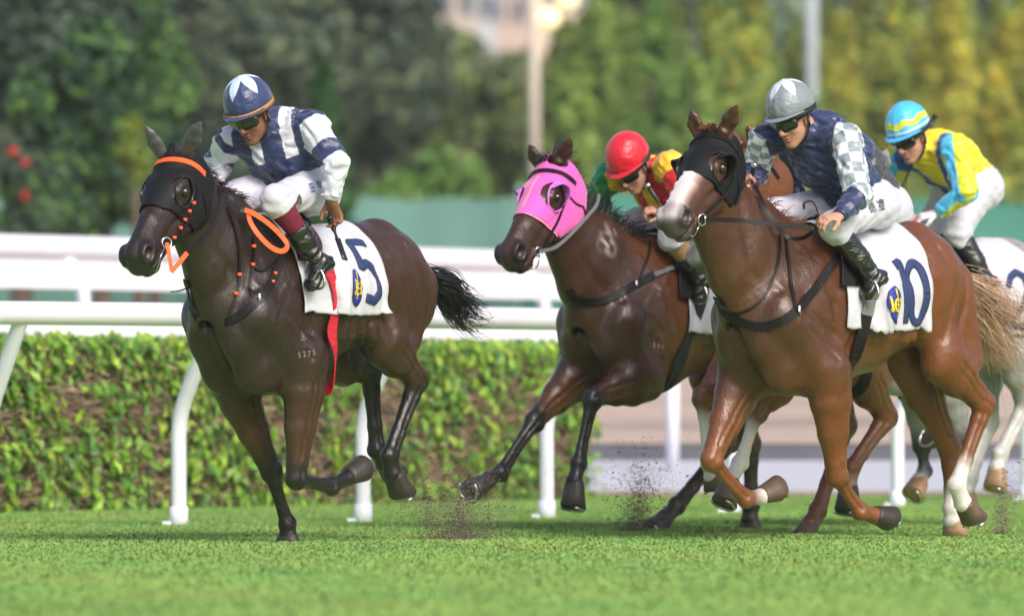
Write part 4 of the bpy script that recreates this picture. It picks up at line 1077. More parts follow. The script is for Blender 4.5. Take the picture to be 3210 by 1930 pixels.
def decal_strokes(name, strokes, w, mapper, material, parent, off=.0085):
    """flat lettering: strokes are 2-D polylines, widened and laid on a surface"""
    mb = MB()
    for st in strokes:
        ww = w
        if isinstance(st, tuple): st, ww = st
        S = np.array(st, float); L = np.concatenate([[0], np.cumsum(np.linalg.norm(np.diff(S, axis=0), axis=1))]); n = max(4, int(L[-1] / .012) + 2)
        q = np.linspace(0, L[-1], n); P = np.stack([np.interp(q, L, S[:, 0]), np.interp(q, L, S[:, 1])], 1)
        T = np.gradient(P, axis=0); T /= np.linalg.norm(T, axis=1)[:, None] + 1e-9; N = np.stack([-T[:, 1], T[:, 0]], 1)
        rows = 4; V = []
        for i in range(n):
            for r in range(rows):
                f = r / (rows - 1) - .5; x, y = P[i] + N[i] * ww * f; V.append(mapper(x, y, off))
        mb.add(V, [(i * rows + r, i * rows + r + 1, (i + 1) * rows + r + 1, (i + 1) * rows + r) for i in range(n - 1) for r in range(rows - 1)])
    o = obj(name, mb.mesh(name), material, parent); so = o.modifiers.new('thickness', 'SOLIDIFY'); so.thickness = .0025; so.offset = 0
    return o

def decal_disc(name, cx, cy, rx, ry, mapper, material, parent, off=.004, pointed=0.0):
    V = [mapper(cx, cy, off)]; n = 32; F = []
    for k in (1, 2, 3):
        for j in range(n):
            a = 2 * math.pi * j / n; yy = math.sin(a) * ry * k / 3
            if yy < 0: yy *= 1 + pointed * abs(math.sin(a)) ** 3
            V.append(mapper(cx + math.cos(a) * rx * k / 3, cy + yy, off))
    for j in range(n): F.append((0, 1 + j, 1 + (j + 1) % n))
    for k in (0, 1):
        for j in range(n): F.append((1 + k * n + j, 1 + (k + 1) * n + j, 1 + (k + 1) * n + (j + 1) % n, 1 + k * n + (j + 1) % n))
    o = obj(name, mesh_np(name, V, F), material, parent); so = o.modifiers.new('thickness', 'SOLIDIFY'); so.thickness = .002; so.offset = 0
    return o

def text_mesh(body, size, shear=0.0, bold=0.0):
    c = bpy.data.curves.new('lettering', 'FONT'); c.body = body; c.size = size; c.align_x = 'CENTER'; c.align_y = 'CENTER'; c.shear = shear; c.offset = bold
    c.resolution_u = 3
    o = bpy.data.objects.new('lettering', c); COL.objects.link(o); bpy.context.view_layer.update()
    m = bpy.data.meshes.new_from_object(o); bpy.data.objects.remove(o); bpy.data.curves.remove(c)
    bm = bmesh.new(); bm.from_mesh(m); bpy.data.meshes.remove(m)
    bmesh.ops.triangulate(bm, faces=bm.faces[:])
    for _ in range(3):
        long = [e for e in bm.edges if e.calc_length() > .012]
        if long: bmesh.ops.subdivide_edges(bm, edges=long, cuts=1)
        bmesh.ops.triangulate(bm, faces=[f for f in bm.faces if len(f.verts) > 3])
    V = np.array([v.co[:] for v in bm.verts]).reshape(-1, 3); F = [tuple(v.index for v in f.verts) for f in bm.faces]; bm.free()
    return V, F

def text_on(name, body, size, bvh, fr, px, py, material, parent, rot=0.0, off=.003, shear=0.0, bold=0.0, mirror=False):
    """lettering laid on a curved surface round the point seen at px, py"""
    o, d = fr.ray(px, py); loc, n, i, dd = bvh.ray_cast(Vector(o), Vector(d))
    if loc is None: return None
    loc = np.array(loc); n = np.array(n)
    if n.dot(d) > 0: n = -n
    up = np.array([0, 0, 1.0]); yv = nrm(up - n * n.dot(up)); xv = np.cross(yv, n)
    r = math.radians(rot); xv, yv = xv * math.cos(r) + yv * math.sin(r), yv * math.cos(r) - xv * math.sin(r)
    V, F = text_mesh(body, size, shear, bold); W = []
    for v in V:
        p = loc + xv * v[0] + yv * v[1]; q = bvh.ray_cast(Vector(p + n * .08), Vector(-n))[0]
        if q is None: q = Vector(p)
        W.append(np.array(q) + n * off)
    return obj(name, mesh_np(name, W, F), material, parent)
# ---------------------------------------------------------------- the five horses
DK = (.030, .019, .014)
BLK = (.012, .010, .010)
WHT = (.62, .58, .56)
tan_hoof = mat('hoof_tan', (.33, .20, .11), rough=.5, bump=.2, bscale=50, var=.25, vscale=18)
pale_hoof = mat('hoof_brown', (.10, .065, .045), rough=.5, bump=.2, bscale=50, var=.35, vscale=14)

cA = (.054, .024, .013)
A = Horse('racehorse', 850, 30.65, 53, cA, dict(FL=(BLK, BLK), FR=(BLK, BLK), HL=(BLK, BLK), HR=(BLK, BLK)),
    'dark brown horse in black hood and ear covers leading, saddle cloth number 5',
    head=dict(p0=(560, 508), p1=(434, 778), L=.51, roll=-9),
    neck=[((.38, 0, 1.37), .25, .128), ((.60, 0, 1.58), .158, .090)],
    fore=dict(L=[(960, 1150, .18), (926, 1500, .14), (1040, 1522, .13), (1088, 1497, .125), (1140, 1482, .125)],
              R=[(728, 1190, -.14), (848, 1475, -.12), (902, 1640, -.12), (903, 1672, -.12), (897, 1706, -.12)]),
    hind=dict(L=[(1210, 1075, .16), (1308, 1190, .14), (1222, 1430, .13), (1230, 1482, .13), (1258, 1560, .13)],
              R=[(1040, 1125, -.14), (1160, 1165, -.13), (1182, 1408, -.12), (1205, 1450, -.12), (1235, 1500, -.12)]),
    headscale=1.13, grad=(-1.0, .35, (.022, .013, .010)), torso=[(.37, 1.09, .17, .14), (.26, 1.09, .28, .195), (.08, 1.09, .350, .220), (-.10, 1.11, .360, .232), (-.22, 1.135, .325, .240), (-.38, 1.165, .288, .244), (-.60, 1.20, .262, .238), (-.80, 1.22, .262, .215), (-.95, 1.20, .21, .17)], muzzle=(.022, .016, .015), eardir=((-.02, .140, .130), (-.02, -.010, .150)), earcol=(.075, .08, .09))
cB = (.135, .048, .015)
B = Horse('racehorse.001', 2000, 33.6, 50, cB, dict(FL=(BLK, BLK), FR=(BLK, BLK), HL=(DK, DK), HR=(DK, DK)),
    'bay horse in bright pink hood, second from the left, foreleg stretched out',
    head=dict(p0=(1735, 535), p1=(1606, 775), L=.51, roll=-9),
    neck=[((.40, 0, 1.36), .25, .128), ((.62, 0, 1.56), .158, .090)],
    fore=dict(R=[(1825, 1160, -.16), (1675, 1318, -.14), (1570, 1484, -.14), (1530, 1503, -.14), (1468, 1526, -.14)],
              L=[(2010, 1190, .18), (1858, 1245, .15), (1815, 1452, .14), (1800, 1505, .14), (1788, 1590, .14)]),
    hind=dict(R=[(2230, 1190, -.14), (2290, 1380, -.13), (2122, 1585, -.12), (2085, 1620, -.12), (2035, 1655, -.12)],
              L=[(2290, 1180, .16), (2352, 1390, .14), (2355, 1585, .13), (2350, 1625, .13), (2348, 1662, .13)]),
    headscale=1.13, grad=(-.15, .28, (.044, .019, .011)), spots=[(1905, 765, .085, (.42, .36, .34), .9), (1915, 720, .06, (.42, .36, .34), .6), (2062, 905, .05, (.35, .28, .26), .5)], muzzle=(.030, .018, .015), eardir=((-.05, .100, .085), (-.05, -.030, .085)))
cC = (.145, .047, .014)
C_ = Horse('racehorse.002', 2511, 31.2, 45, cC, dict(FL=((.16, .056, .018), (.16, .056, .018)), FR=((.18, .062, .020), WHT, pale_hoof), HL=(cC, WHT, pale_hoof, 1), HR=(cC, WHT, tan_hoof, 1)),
    'chestnut horse in black hood with white blaze and saddle cloth number 10',
    head=dict(p0=(2240, 450), p1=(2112, 672), L=.53, roll=-6),
    neck=[((.40, 0, 1.37), .26, .13), ((.62, 0, 1.60), .182, .10)],
    fore=dict(R=[(2325, 1190, -.16), (2228, 1440, -.13), (2340, 1562, -.13), (2385, 1556, -.13), (2440, 1545, -.13)],
              L=[(2600, 1190, .18), (2622, 1492, .14), (2697, 1600, .13), (2737, 1614, .13), (2790, 1640, .13)]),
    hind=dict(R=[(2860, 1140, -.12), (2975, 1400, -.12), (2985, 1590, -.12), (2985, 1630, -.12), (2988, 1680, -.12)],
              L=[(2960, 1130, .16), (3085, 1265, .14), (3000, 1520, .13), (3018, 1575, .13), (3050, 1640, .13)]),
    headscale=1.15, grad=(-.5, .25, (.066, .026, .012)), muzzle=(.075, .055, .050), blaze=[((.24, -.004, .0), (.36, -.004, -.004), .028), ((.36, -.004, -.004), (.49, -.004, -.012), .034), ((.49, -.006, -.012), (.565, -.01, -.03), .026)],
    eardir=((-.03, .095, .110), (-.03, -.012, .110)))
cE = (.145, .050, .018)
E_ = Horse('racehorse.003', 2540, 32.6, 47, cE, dict(FL=(WHT, WHT, pale_hoof, 1), FR=(WHT, WHT, pale_hoof, 1), HL=(cE, (.30, .2, .15), None), HR=(cE, cE, pale_hoof)),
    'chestnut horse with white forelegs, mostly hidden behind the number 10 horse',
    head=dict(p0=(2372, 478), p1=(2200, 792), L=.53, roll=0),
    neck=[((.38, 0, 1.36), .25, .128), ((.60, 0, 1.56), .158, .090)],
    fore=dict(R=[(2290, 1190, -.16), (2200, 1240, -.14), (2224, 1450, -.13), (2232, 1490, -.13), (2240, 1540, -.13)],
              L=[(2440, 1190, .16), (2372, 1290, .13), (2322, 1450, .13), (2290, 1500, .13), (2262, 1572, .13)]),
    hind=dict(L=[(2700, 1170, .16), (2780, 1305, .14), (2668, 1470, .13), (2660, 1520, .13), (2648, 1605, .13)],
              R=[(2600, 1150, -.14), (2652, 1330, -.12), (2565, 1600, -.12), (2540, 1640, -.12), (2508, 1685, -.12)]),
    headscale=1.13, muzzle=(.12, .09, .09), blaze=[((.12, 0, .002), (.40, 0, -.006), .034), ((.40, 0, -.006), (.57, 0, -.04), .045)], eardir=((-.03, .045, .12), (-.03, -.035, .12)), h=.010)
cF = (.27, .265, .27)
FG = (.42, .41, .41)
F_ = Horse('racehorse.004', 2850, 34.4, 45, cF, dict(FL=((.05, .05, .06), (.3, .3, .3)), FR=((.03, .032, .04), (.45, .42, .40), tan_hoof), HL=(FG, (.6, .57, .54), tan_hoof), HR=(FG, FG, tan_hoof)),
    'dappled grey horse at the right edge, rider in yellow and blue up',
    head=dict(p0=(2730, 560), p1=(2600, 800), L=.57, roll=8),
    neck=[((.40, 0, 1.33), .24, .12), ((.66, 0, 1.46), .165, .092)],
    fore=dict(R=[(2880, 1200, -.14), (2888, 1395, -.13), (2900, 1475, -.13), (2884, 1500, -.13), (2856, 1543, -.13)],
              L=[(2975, 1190, .16), (3010, 1365, .13), (2962, 1400, .13), (2940, 1380, .13), (2915, 1360, .13)]),
    hind=dict(L=[(3190, 1120, .16), (3215, 1270, .14), (3135, 1425, .13), (3125, 1465, .13), (3112, 1530, .13)],
              R=[(3080, 1140, -.13), (3100, 1320, -.12), (3040, 1500, -.12), (3030, 1540, -.12), (3025, 1590, -.12)]),
    headscale=1.13, muzzle=(.12, .11, .11), eardir=((-.03, .045, .12), (-.03, -.035, .12)), dapple=.35, h=.011)
# ---------------------------------------------------------------- jockeys
def add_hand(F, W, D, N, sg, curl, col, s=1.0, k=.006):
    D = nrm(D); N = nrm(np.asarray(N) - D * np.dot(N, D)); S = np.cross(D, N) * sg
    F.cap(W - D * .01, W + D * .02, (.022 * s, .017 * s), (.030 * s, .016 * s), S, .015, col)
    F.cap(W + D * .02, W + D * .078 * s, (.030 * s, .016 * s), (.037 * s, .014 * s), S, .012, col)
    for i, (o, L) in enumerate(((.030, .066), (.010, .074), (-.010, .070), (-.029, .056))):
        p = W + D * (.080 * s) + S * (o * s); d = D.copy(); a = 0
        segs = (L * .45, L * .32, L * .25)
        for j, l in enumerate(segs):
            a += curl * (0.9 if j == 0 else 1.15) * (1 + .06 * i)
            dd = D * math.cos(a) + N * math.sin(a); q = p + dd * l * s
            r0 = (.0095 - .0008 * j) * s
            F.cap(p, q, r0, r0 - .0006, N, k, col); p = q
    p = W + D * (.022 * s) + S * (.026 * s) + N * .004
    d1 = nrm(S * .75 + D * .75 + N * .35); q = p + d1 * .042 * s; F.cap(p, q, .013 * s, .0105 * s, N, .010, col)
    d2 = nrm(S * .15 + D * .85 + N * .75 * min(curl * 1.6, 1.3)); F.cap(q, q + d2 * .034 * s, .0105 * s, .009 * s, N, k, col)

def dome_cap(Hc, R, colf, material, parent, r=(.131, .108, .128), peak=True, trim=None):
    V = []; C = []; nr = 64; na = 144; F = []
    for i in range(nr):
        th = (i / (nr - 1)) * math.radians(104)
        for j in range(na):
            ph = 2 * math.pi * j / na
            g = 1 + .012 * math.sin(ph * 9 + 2 * math.sin(ph * 3)) * math.sin(th) ** 2 * (1 if th > .5 else 0) + .008 * math.sin(ph * 4) * math.sin(th)
            seam = .006 * math.exp(-((((ph / (math.pi / 3)) + .5) % 1 - .5) / .04) ** 2) * math.sin(th)
            x = r[0] * math.sin(th) * math.cos(ph) * (g - seam); y = r[1] * math.sin(th) * math.sin(ph) * (g - seam); z = r[2] * math.cos(th) * g * (1 if th < math.pi / 2 else .55)
            z += .006 * math.exp(-(th / .12) ** 2)
            V.append((x - .008, y, z + .052)); C.append(colf(th, ph))
    for i in range(nr - 1):
        for j in range(na): F.append((i * na + j, (i + 1) * na + j, (i + 1) * na + (j + 1) % na, i * na + (j + 1) % na))
    V = np.array(V) @ R.T + Hc
    o = obj('cap', mesh_np('cap', V, F, C), material, parent); so = o.modifiers.new('thickness', 'SOLIDIFY'); so.thickness = .004; so.offset = -1
    if peak:
        V = []; F = []; C = []
        for i in range(6):
            for j in range(25):
                a = math.radians(-72 + 144 * j / 24); t = i / 5
                x = (r[0] * .97 + .036 * t * math.cos(a * .9)) * math.cos(a); y = (r[1] * .97 + .012 * t) * math.sin(a)
                V.append((x - .008, y, .052 - .018 - .008 * t * math.cos(a) ** 2 - .004)); C.append(colf(1.75, a))
        for i in range(5):
            for j in range(24): F.append((i * 25 + j, i * 25 + j + 1, (i + 1) * 25 + j + 1, (i + 1) * 25 + j))
        V = np.array(V) @ R.T + Hc
        p = obj('peak', mesh_np('peak', V, F, C), material, o); so = p.modifiers.new('thickness', 'SOLIDIFY'); so.thickness = .005
    if trim:
        P = [np.array([(r[0] * 1.012) * math.cos(a) - .008, (r[1] * 1.012) * math.sin(a), .045 + trim[1] + trim[2] * math.cos(a)]) @ R.T + Hc for a in np.linspace(0, 2 * math.pi, 49)]
        N = [np.array([math.cos(a), math.sin(a), 0]) @ R.T for a in np.linspace(0, 2 * math.pi, 49)]
        V, F = ribbon_geo(np.array(P), np.array(N), trim[3], .003); obj('cap_band', mesh_np('cap_band', V, F), trim[0], o)
    return o

class Jockey:
    def __init__(self, H, j, label, silks, capf, head, skin=(.42, .22, .145), breech=(.55, .54, .64), boot_top=None, knee_col=None,
                 glovecol=None, handL=None, handR=None, cap_trim=None, rel=.0045, cuff=None, name='person', tights=True, capmat=None, bs=1.0, legcol=None):
        fr = H.fr; self.H = H; self.fr = fr
        P = {k: fr.J(*v) for k, v in j.items()}; self.P = P
        lat = nrm(P['shL'] - P['shR'])
        sk = skin
        # head frame
        az, pit, roll = [math.radians(a) for a in head['rot']]
        Fw = np.array([math.cos(az) * math.cos(pit), math.sin(az) * math.cos(pit), -math.sin(pit)])
        Yv = nrm(np.cross([0, 0, 1.0], Fw)); Up = np.cross(Fw, Yv)
        Yv, Up = Yv * math.cos(roll) + Up * math.sin(roll), Up * math.cos(roll) - Yv * math.sin(roll)
        R = np.stack([Fw, Yv, Up], 1); Hc = P['head']; self.R, self.Hc = R, Hc
        T = lambda p: Hc + R @ np.asarray(p, float); D = lambda p: R @ np.asarray(p, float)
        B = Field()
        B.ell(T((-.01, 0, .03)), (.092, .092, .074), Fw, Up, .02, sk)
        B.ell(T((.030, 0, -.045)), (.062, .085, .058), Fw, Up, .02, sk)
        B.cap(T((.035, 0, -.085)), T((.070, 0, -.118)), (.035, .045), (.017, .020), Yv * 0 + Up, .02, sk)
        for sg in (1, -1):
            B.cap(T((-.01, sg * .050, -.07)), T((.062, sg * .016, -.118)), (.020, .012), (.015, .012), Up, .02, sk)
            B.ell(T((.062, sg * .038, -.040)), (.022, .022, .018), Fw, Up, .015, sk)
            B.ell(T((-.008, sg * .076, -.028)), (.018, .031, .010), Fw, Up, .008, sk)
            B.ell(T((.080, sg * .030, -.004)), (.012, .012, .016), Fw, Up, .010, None, True)
        B.cap(T((.088, 0, -.008)), T((.110, 0, -.048)), (.010, .010), (.013, .014), Fw, .010, sk)
        B.ell(T((.092, 0, -.053)), (.015, .010, .020), Fw, Up, .008, sk)
        B.ell(T((.088, 0, -.078)), (.012, .006, .022), Fw, Up, .006, (sk[0] * .8, sk[1] * .55, sk[2] * .55))
        B.ell(T((.087, 0, -.090)), (.012, .007, .020), Fw, Up, .006, (sk[0] * .8, sk[1] * .55, sk[2] * .55))
        B.cap(T((.090, -.03, -.084)), T((.090, .03, -.084)), (.010, .0018), (.010, .0018), Fw, .003, None, True)
        B.cap(T((-.03, 0, -.06)), P['neck'], (.056, .054), (.062, .062), lat, .03, sk)
        dark = (.05, .05, .06)
        B.cap(P['neck'], P['chest'], (.12, .07), (.14, .09), lat, .04, sk); B.cap(P['chest'], P['pelvis'], (.13, .085), (.13, .10), lat, .04, sk)
        for s in 'LR':
            sg = 1 if s == 'L' else -1
            B.cap(P['neck'], P['sh' + s], (.045, .04), (.045, .045), lat, .03, sk)
            B.cap(P['sh' + s], P['el' + s], .045, .036, lat, .02, sk); B.cap(P['el' + s], P['wr' + s], (.036, .036), (.026, .021), lat, .015, sk)
            hd = handL if s == 'L' else handR
            Dr = P['ha' + s] - P['wr' + s]
            gc = glovecol if glovecol is not None else sk
            add_hand(B, P['wr' + s], Dr, hd[0], sg * hd[2] if len(hd) > 2 else sg, hd[1], gc)
            B.cap(P['pelvis'], P['hip' + s], .09, .075, lat, .03, sk)
            B.cap(P['hip' + s], P['kn' + s], .07, .045, lat, .02, sk); B.cap(P['kn' + s], P['an' + s], .042, .028, lat, .02, sk)
            B.cap(P['an' + s], P['an' + s] * .4 + P['toe' + s] * .6, .022, .018, lat, .02, sk)
        G, lo, h, ax = B.grid(rel + .0005); V, F = surface_nets(G, lo, h); C = B.colors(V, .004, sk)
        hv = (V - Hc) @ R
        stub = (hv[:, 2] < -.06) & (hv[:, 0] > .02) & (np.linalg.norm(hv, axis=1) < .16); C[stub] *= .86
        self.obj = obj(name, mesh_np(name, V, F, C), mat('skin', (0, 0, 0), rough=.5, spec=.4, attr=True, subs=.15, bump=.15, bscale=150, bdist=.003), None, fr.M, label, 'jockey', 'jockeys riding in the race')
        self.bvh = tri_bvh(V, F); O = self.obj
        # goggles, strap and chin strap
        blk = mat('goggle_black', (.006, .006, .007), rough=.08, spec=.7, coat=.5)
        g = Field()
        for sg in (1, -1):
            g.cap(T((.098, sg * .012, -.014)), T((.072, sg * .064, -.008)), (.034, .018), (.029, .016), Up, .01)
        g.ell(T((.116, 0, -.056)), (.026, .018, .013), Fw, Up, .01, None, True)
        Gg, lo, h, ax = g.grid(.004); V, F = surface_nets(Gg, lo, h); go = obj('goggles', mesh_np('goggles', V, F), blk, O)
        strap_m = mat('black_strap', (.012, .012, .012), rough=.5)
        mb = MB()
        for sg in (1, -1):
            P1 = spline([T((.066, sg * .062, 0)), T((.03, sg * .084, .012)), T((-.03, sg * .090, .03))], 10); N1 = [D((.4, sg, 0))] * 10
            V, F = ribbon_geo(P1, np.array(N1), .024, .003); mb.add(V, F)
        obj('goggle_strap', mb.mesh('goggle_strap'), strap_m, go)
        mb = MB()
        for sg in (1, -1):
            P1 = spline([T((-.01, sg * .088, .02)), T((.002, sg * .082, -.05)), T((.03, sg * .060, -.105)), T((.052, 0, -.140))], 14); N1 = [D((.2, sg, -.4))] * 14
            V, F = ribbon_geo(P1, np.array(N1), .014, .003); mb.add(V, F)
            V, F = tube_geo([T((-.004, sg * .085, -.01)), T((-.006, sg * .084, -.055))], [.014, .010], 8, True, .5); mb.add(V, F)
        obj('chin_strap', mb.mesh('chin_strap'), strap_m, O)
        satin = mat('satin', (0, 0, 0), rough=.33, spec=.5, attr=True, sheen=.2, bump=.7, bscale=17, bdist=.016, stretch=(1, 1, 1.6))
        self.cap = dome_cap(Hc, R, capf, capmat or satin, O, trim=cap_trim)
        # padded skull-cap rim under the silk
        V, F = tube_geo([T((.118 * math.cos(a) - .008, .098 * math.sin(a), .020)) for a in np.linspace(0, 2 * math.pi, 33)], .014, 8, False)
        obj('helmet_rim', mesh_np('helmet_rim', V, F), strap_m, O)
        # silks
        S = Field()
        S.ell((P['neck'] + P['chest']) / 2, (.13, .155, .115), nrm(P['neck'] - P['chest']), lat, .03)
        S.cap(P['neck'] - nrm(P['neck'] - P['chest']) * .03, P['chest'], (.155, .105), (.170, .125), lat, .05)
        wa = P['chest'] * .35 + P['pelvis'] * .65
        S.cap(P['chest'], wa, (.170, .125), (.148, .118), lat, .05)
        S.cap(wa, P['pelvis'], (.148, .118), (.150, .120), lat, .03)
        S.cap(T((-.035, 0, -.085)), P['neck'], (.064, .062), (.085, .08), lat, .04)
        for s in 'LR':
            a = P['wr' + s] + (P['el' + s] - P['wr' + s]) * .10
            S.cap(P['neck'] * .3 + P['sh' + s] * .7, P['sh' + s], (.07, .07), (.074, .074), lat, .05)
            S.cap(P['sh' + s], P['el' + s], (.070, .066), (.060, .058), lat, .03)
            S.cap(P['el' + s], a, (.058, .056), (.040, .036), lat, .02)
        G, lo, h, ax = S.grid(rel)
        # folds: ripples across each limb and diagonally over the trunk
        X = ax[0][:, None, None]; Y = ax[1][None, :, None]; Z = ax[2][None, None, :]
        rp = (np.sin(X * 52 + 3.5 * np.sin(Z * 23 + Y * 11)) * np.sin(Z * 44 + 3 * np.sin(Y * 27 + X * 15)) * .0062 + np.sin(Z * 88 + 4.5 * np.sin(X * 21 + Y * 25)) * .0030 + np.abs(np.sin(Z * 30 + X * 37 + 2.5 * np.sin(Y * 31 + Z * 12))) * -.0035)
        G = G + rp.astype(np.float32)
        # cut at the cuffs, waist and neck
        def cut(G, p, n, sph=None):
            d = (X - p[0]) * n[0] + (Y - p[1]) * n[1] + (Z - p[2]) * n[2]
            if sph: d = np.where((X - p[0]) ** 2 + (Y - p[1]) ** 2 + (Z - p[2]) ** 2 < sph ** 2, d, -1)
            return np.maximum(G, d.astype(np.float32))
        for s in 'LR':
            n = nrm(P['wr' + s] - P['el' + s]); G = cut(G, P['wr' + s] - n * .015, n, .09)
        n = nrm(P['pelvis'] - P['chest']); G = cut(G, P['pelvis'] - n * .035, n)
        V, F = surface_nets(G, lo, h)
        # garment coordinates
        seg = {}; dd = {}
        def sd(V, A, Bq):
            d = Bq - A; L2 = d.dot(d); t = (V - A) @ d / L2; tc = np.clip(t, 0, 1); return np.linalg.norm(V - A - tc[:, None] * d, axis=1), t
        dT, tT = sd(V, P['pelvis'], P['neck'])
        res = np.zeros((len(V), 3))
        xl = (V - P['chest']) @ lat; spn = nrm(P['neck'] - P['pelvis']); fwd = nrm(np.cross(lat, spn)); zf = (V - (P['pelvis'] + tT[:, None] * (P['neck'] - P['pelvis']))) @ fwd
        if fwd[0] < 0: zf = -zf
        res[:] = silks('body', tT, xl, zf)
        hw = (np.linalg.norm(P['shL'] - P['shR'])) / 2 - .035
        for s in 'LR':
            sg = 1 if s == 'L' else -1
            d1, t1 = sd(V, P['sh' + s], P['el' + s]); d2, t2 = sd(V, P['el' + s], P['wr' + s])
            mid = (P['shL'] + P['shR']) / 2
            out = sg * ((V - mid) @ lat) > hw
            near = (np.minimum(d1, d2) < .095) & (out | (t1 > .25) & (np.minimum(d1, d2) < .085) | (t2 > 0) & (d2 < d1) & (d2 < .08)) & (np.minimum(d1, d2) < dT)
            t = np.where(d1 < d2, np.clip(t1, -.3, 1) * .5, .5 + .5 * np.clip(t2, 0, 1))
            e = nrm(np.cross(P['el' + s] - P['sh' + s], lat)); e2 = nrm(np.cross(P['el' + s] - P['sh' + s], e))
            rel_ = V - P['sh' + s]; an = np.arctan2(rel_ @ e, rel_ @ e2)
            c = silks('arm' + s, t, an, d1); res[near] = c[near]
        self.silks = obj('silks', mesh_np('silks', V, F, res), satin, O); self.silk_bvh = tri_bvh(V, F)
        if cuff is not None:
            for s in 'LR':
                n = nrm(P['wr' + s] - P['el' + s]); V, F = tube_geo([P['wr' + s] - n * .026, P['wr' + s] - n * .016, P['wr' + s] + n * .002], [.036, .0375, .034], 16, False, .92); 
                o = obj('cuff', mesh_np('cuff', V, F), cuff, self.silks); so = o.modifiers.new('thickness', 'SOLIDIFY'); so.thickness = .004
        # breeches
        Q = Field()
        Q.cap(P['pelvis'] + (P['chest'] - P['pelvis']) * .25, P['pelvis'], (.138, .105), (.150, .120), lat, .04)
        for s in 'LR':
            hp, kn, an = P['hip' + s], P['kn' + s], P['an' + s]
            back = nrm(P['pelvis'] - P['chest'])
            Q.cap(P['pelvis'], hp, .12, .108, lat, .04); Q.ell(hp + np.array([-.045, 0, .0]) + back * .01, (.095, .10, .095), (1, 0, 0), (0, 0, 1), .05)
            Q.cap(hp, kn, (.098, .100), (.068, .068), lat, .03); Q.ell(kn, (.064, .070, .062), nrm(kn - hp), nrm(an - kn), .03)
            Q.cap(kn, kn + (an - kn) * .42, (.062, .062), (.050, .050), lat, .03)
        G, lo, h, ax = Q.grid(rel + .0005)
        X = ax[0][:, None, None]; Y = ax[1][None, :, None]; Z = ax[2][None, None, :]
        G = G + (np.sin(X * 48 + 3 * np.sin(Z * 19 + Y * 11)) * np.sin(Z * 41 + 2 * np.sin(Y * 21)) * .0040 - np.abs(np.sin(Z * 36 + X * 25 + 2 * np.sin(Y * 33))) * .003 + np.sin(Z * 120 + 3 * np.sin(X * 25)) * .0008).astype(np.float32)
        for s in 'LR':
            n = nrm(P['an' + s] - P['kn' + s]); cutp = P['kn' + s] + (P['an' + s] - P['kn' + s]) * (.15 if boot_top is not None else .33)
            G = np.maximum(G, np.where((X - cutp[0]) ** 2 + (Y - cutp[1]) ** 2 + (Z - cutp[2]) ** 2 < .12 ** 2, (X - cutp[0]) * n[0] + (Y - cutp[1]) * n[1] + (Z - cutp[2]) * n[2], -1).astype(np.float32))
        V, F = surface_nets(G, lo, h)
        bm_ = mat('breeches_' + str(int(breech[0] * 100)), breech, rough=.5, spec=.35, sheen=.2, bump=.6, bscale=15, bdist=.015)
        self.breeches = obj('breeches', mesh_np('breeches', V, F), bm_, O); self.br_bvh = tri_bvh(V, F)
        # boots
        bmat = mat('patent_boot', (.008, .008, .009), rough=.10, spec=.7, coat=.4, bump=.9, bscale=17, bdist=.020, stretch=(1, 1, 2.4))
        for s in 'LR':
            kn, an, toe = P['kn' + s], P['an' + s], P['toe' + s]; K = Field()
            d = nrm(an - kn); fd = nrm(toe - an); fo = nrm(fd - d * fd.dot(d))
            if boot_top is not None:
                Sk = Field(); Sk.cap(kn + d * .035, kn + (an - kn) * .52, (.063, .063), (.046, .046), fo, .02)
                G, lo, h, ax = Sk.grid(.006); V, F = surface_nets(G, lo, h); obj('sock_top', mesh_np('sock_top', V, F), boot_top, O)
            t0 = .47 if boot_top is not None else .24
            a = kn + (an - kn) * t0
            K.cap(a, kn + (an - kn) * .62, (.060, .058), (.053, .049), fo, .02)
            K.cap(kn + (an - kn) * .62, an, (.052, .048), (.040, .036), fo, .02)
            K.cap(an, toe - fd * .03, (.036, .040), (.030, .040), d, .03); K.ell(toe - fd * .035, (.045, .026, .038), fd, d, .02)
            K.ell(an + d * .030 - fo * .030, (.034, .036, .030), d, fo, .02)
            G, lo, h, ax = K.grid(.005)
            X = ax[0][:, None, None]; Y = ax[1][None, :, None]; Z = ax[2][None, None, :]
            ss = (X - kn[0]) * d[0] + (Y - kn[1]) * d[1] + (Z - kn[2]) * d[2]
            G = G + (np.sin(ss * 150 + 2.5 * np.sin(X * 60 + Y * 40)) * .0016 * np.clip((ss - .12) * 12, .25, 2.2)).astype(np.float32)
            n = -d; G = np.maximum(G, ((X - a[0]) * n[0] + (Y - a[1]) * n[1] + (Z - a[2]) * n[2] - .012).astype(np.float32))
            V, F = surface_nets(G, lo, h); b = obj('boot', mesh_np('boot', V, F), bmat, O)
            # sole
            V, F = tube_geo([an + d * .052 - fo * .045, an + d * .048 + fo * .01, toe + d * .020 - fd * .02], [.030, .030, .026], 10, True, .25, up=d)
            obj('sole', mesh_np('sole', V, F), mat('rubber', (.02, .02, .02), rough=.7), b)
        self.fo = nrm(P['toeL'] - P['anL'])

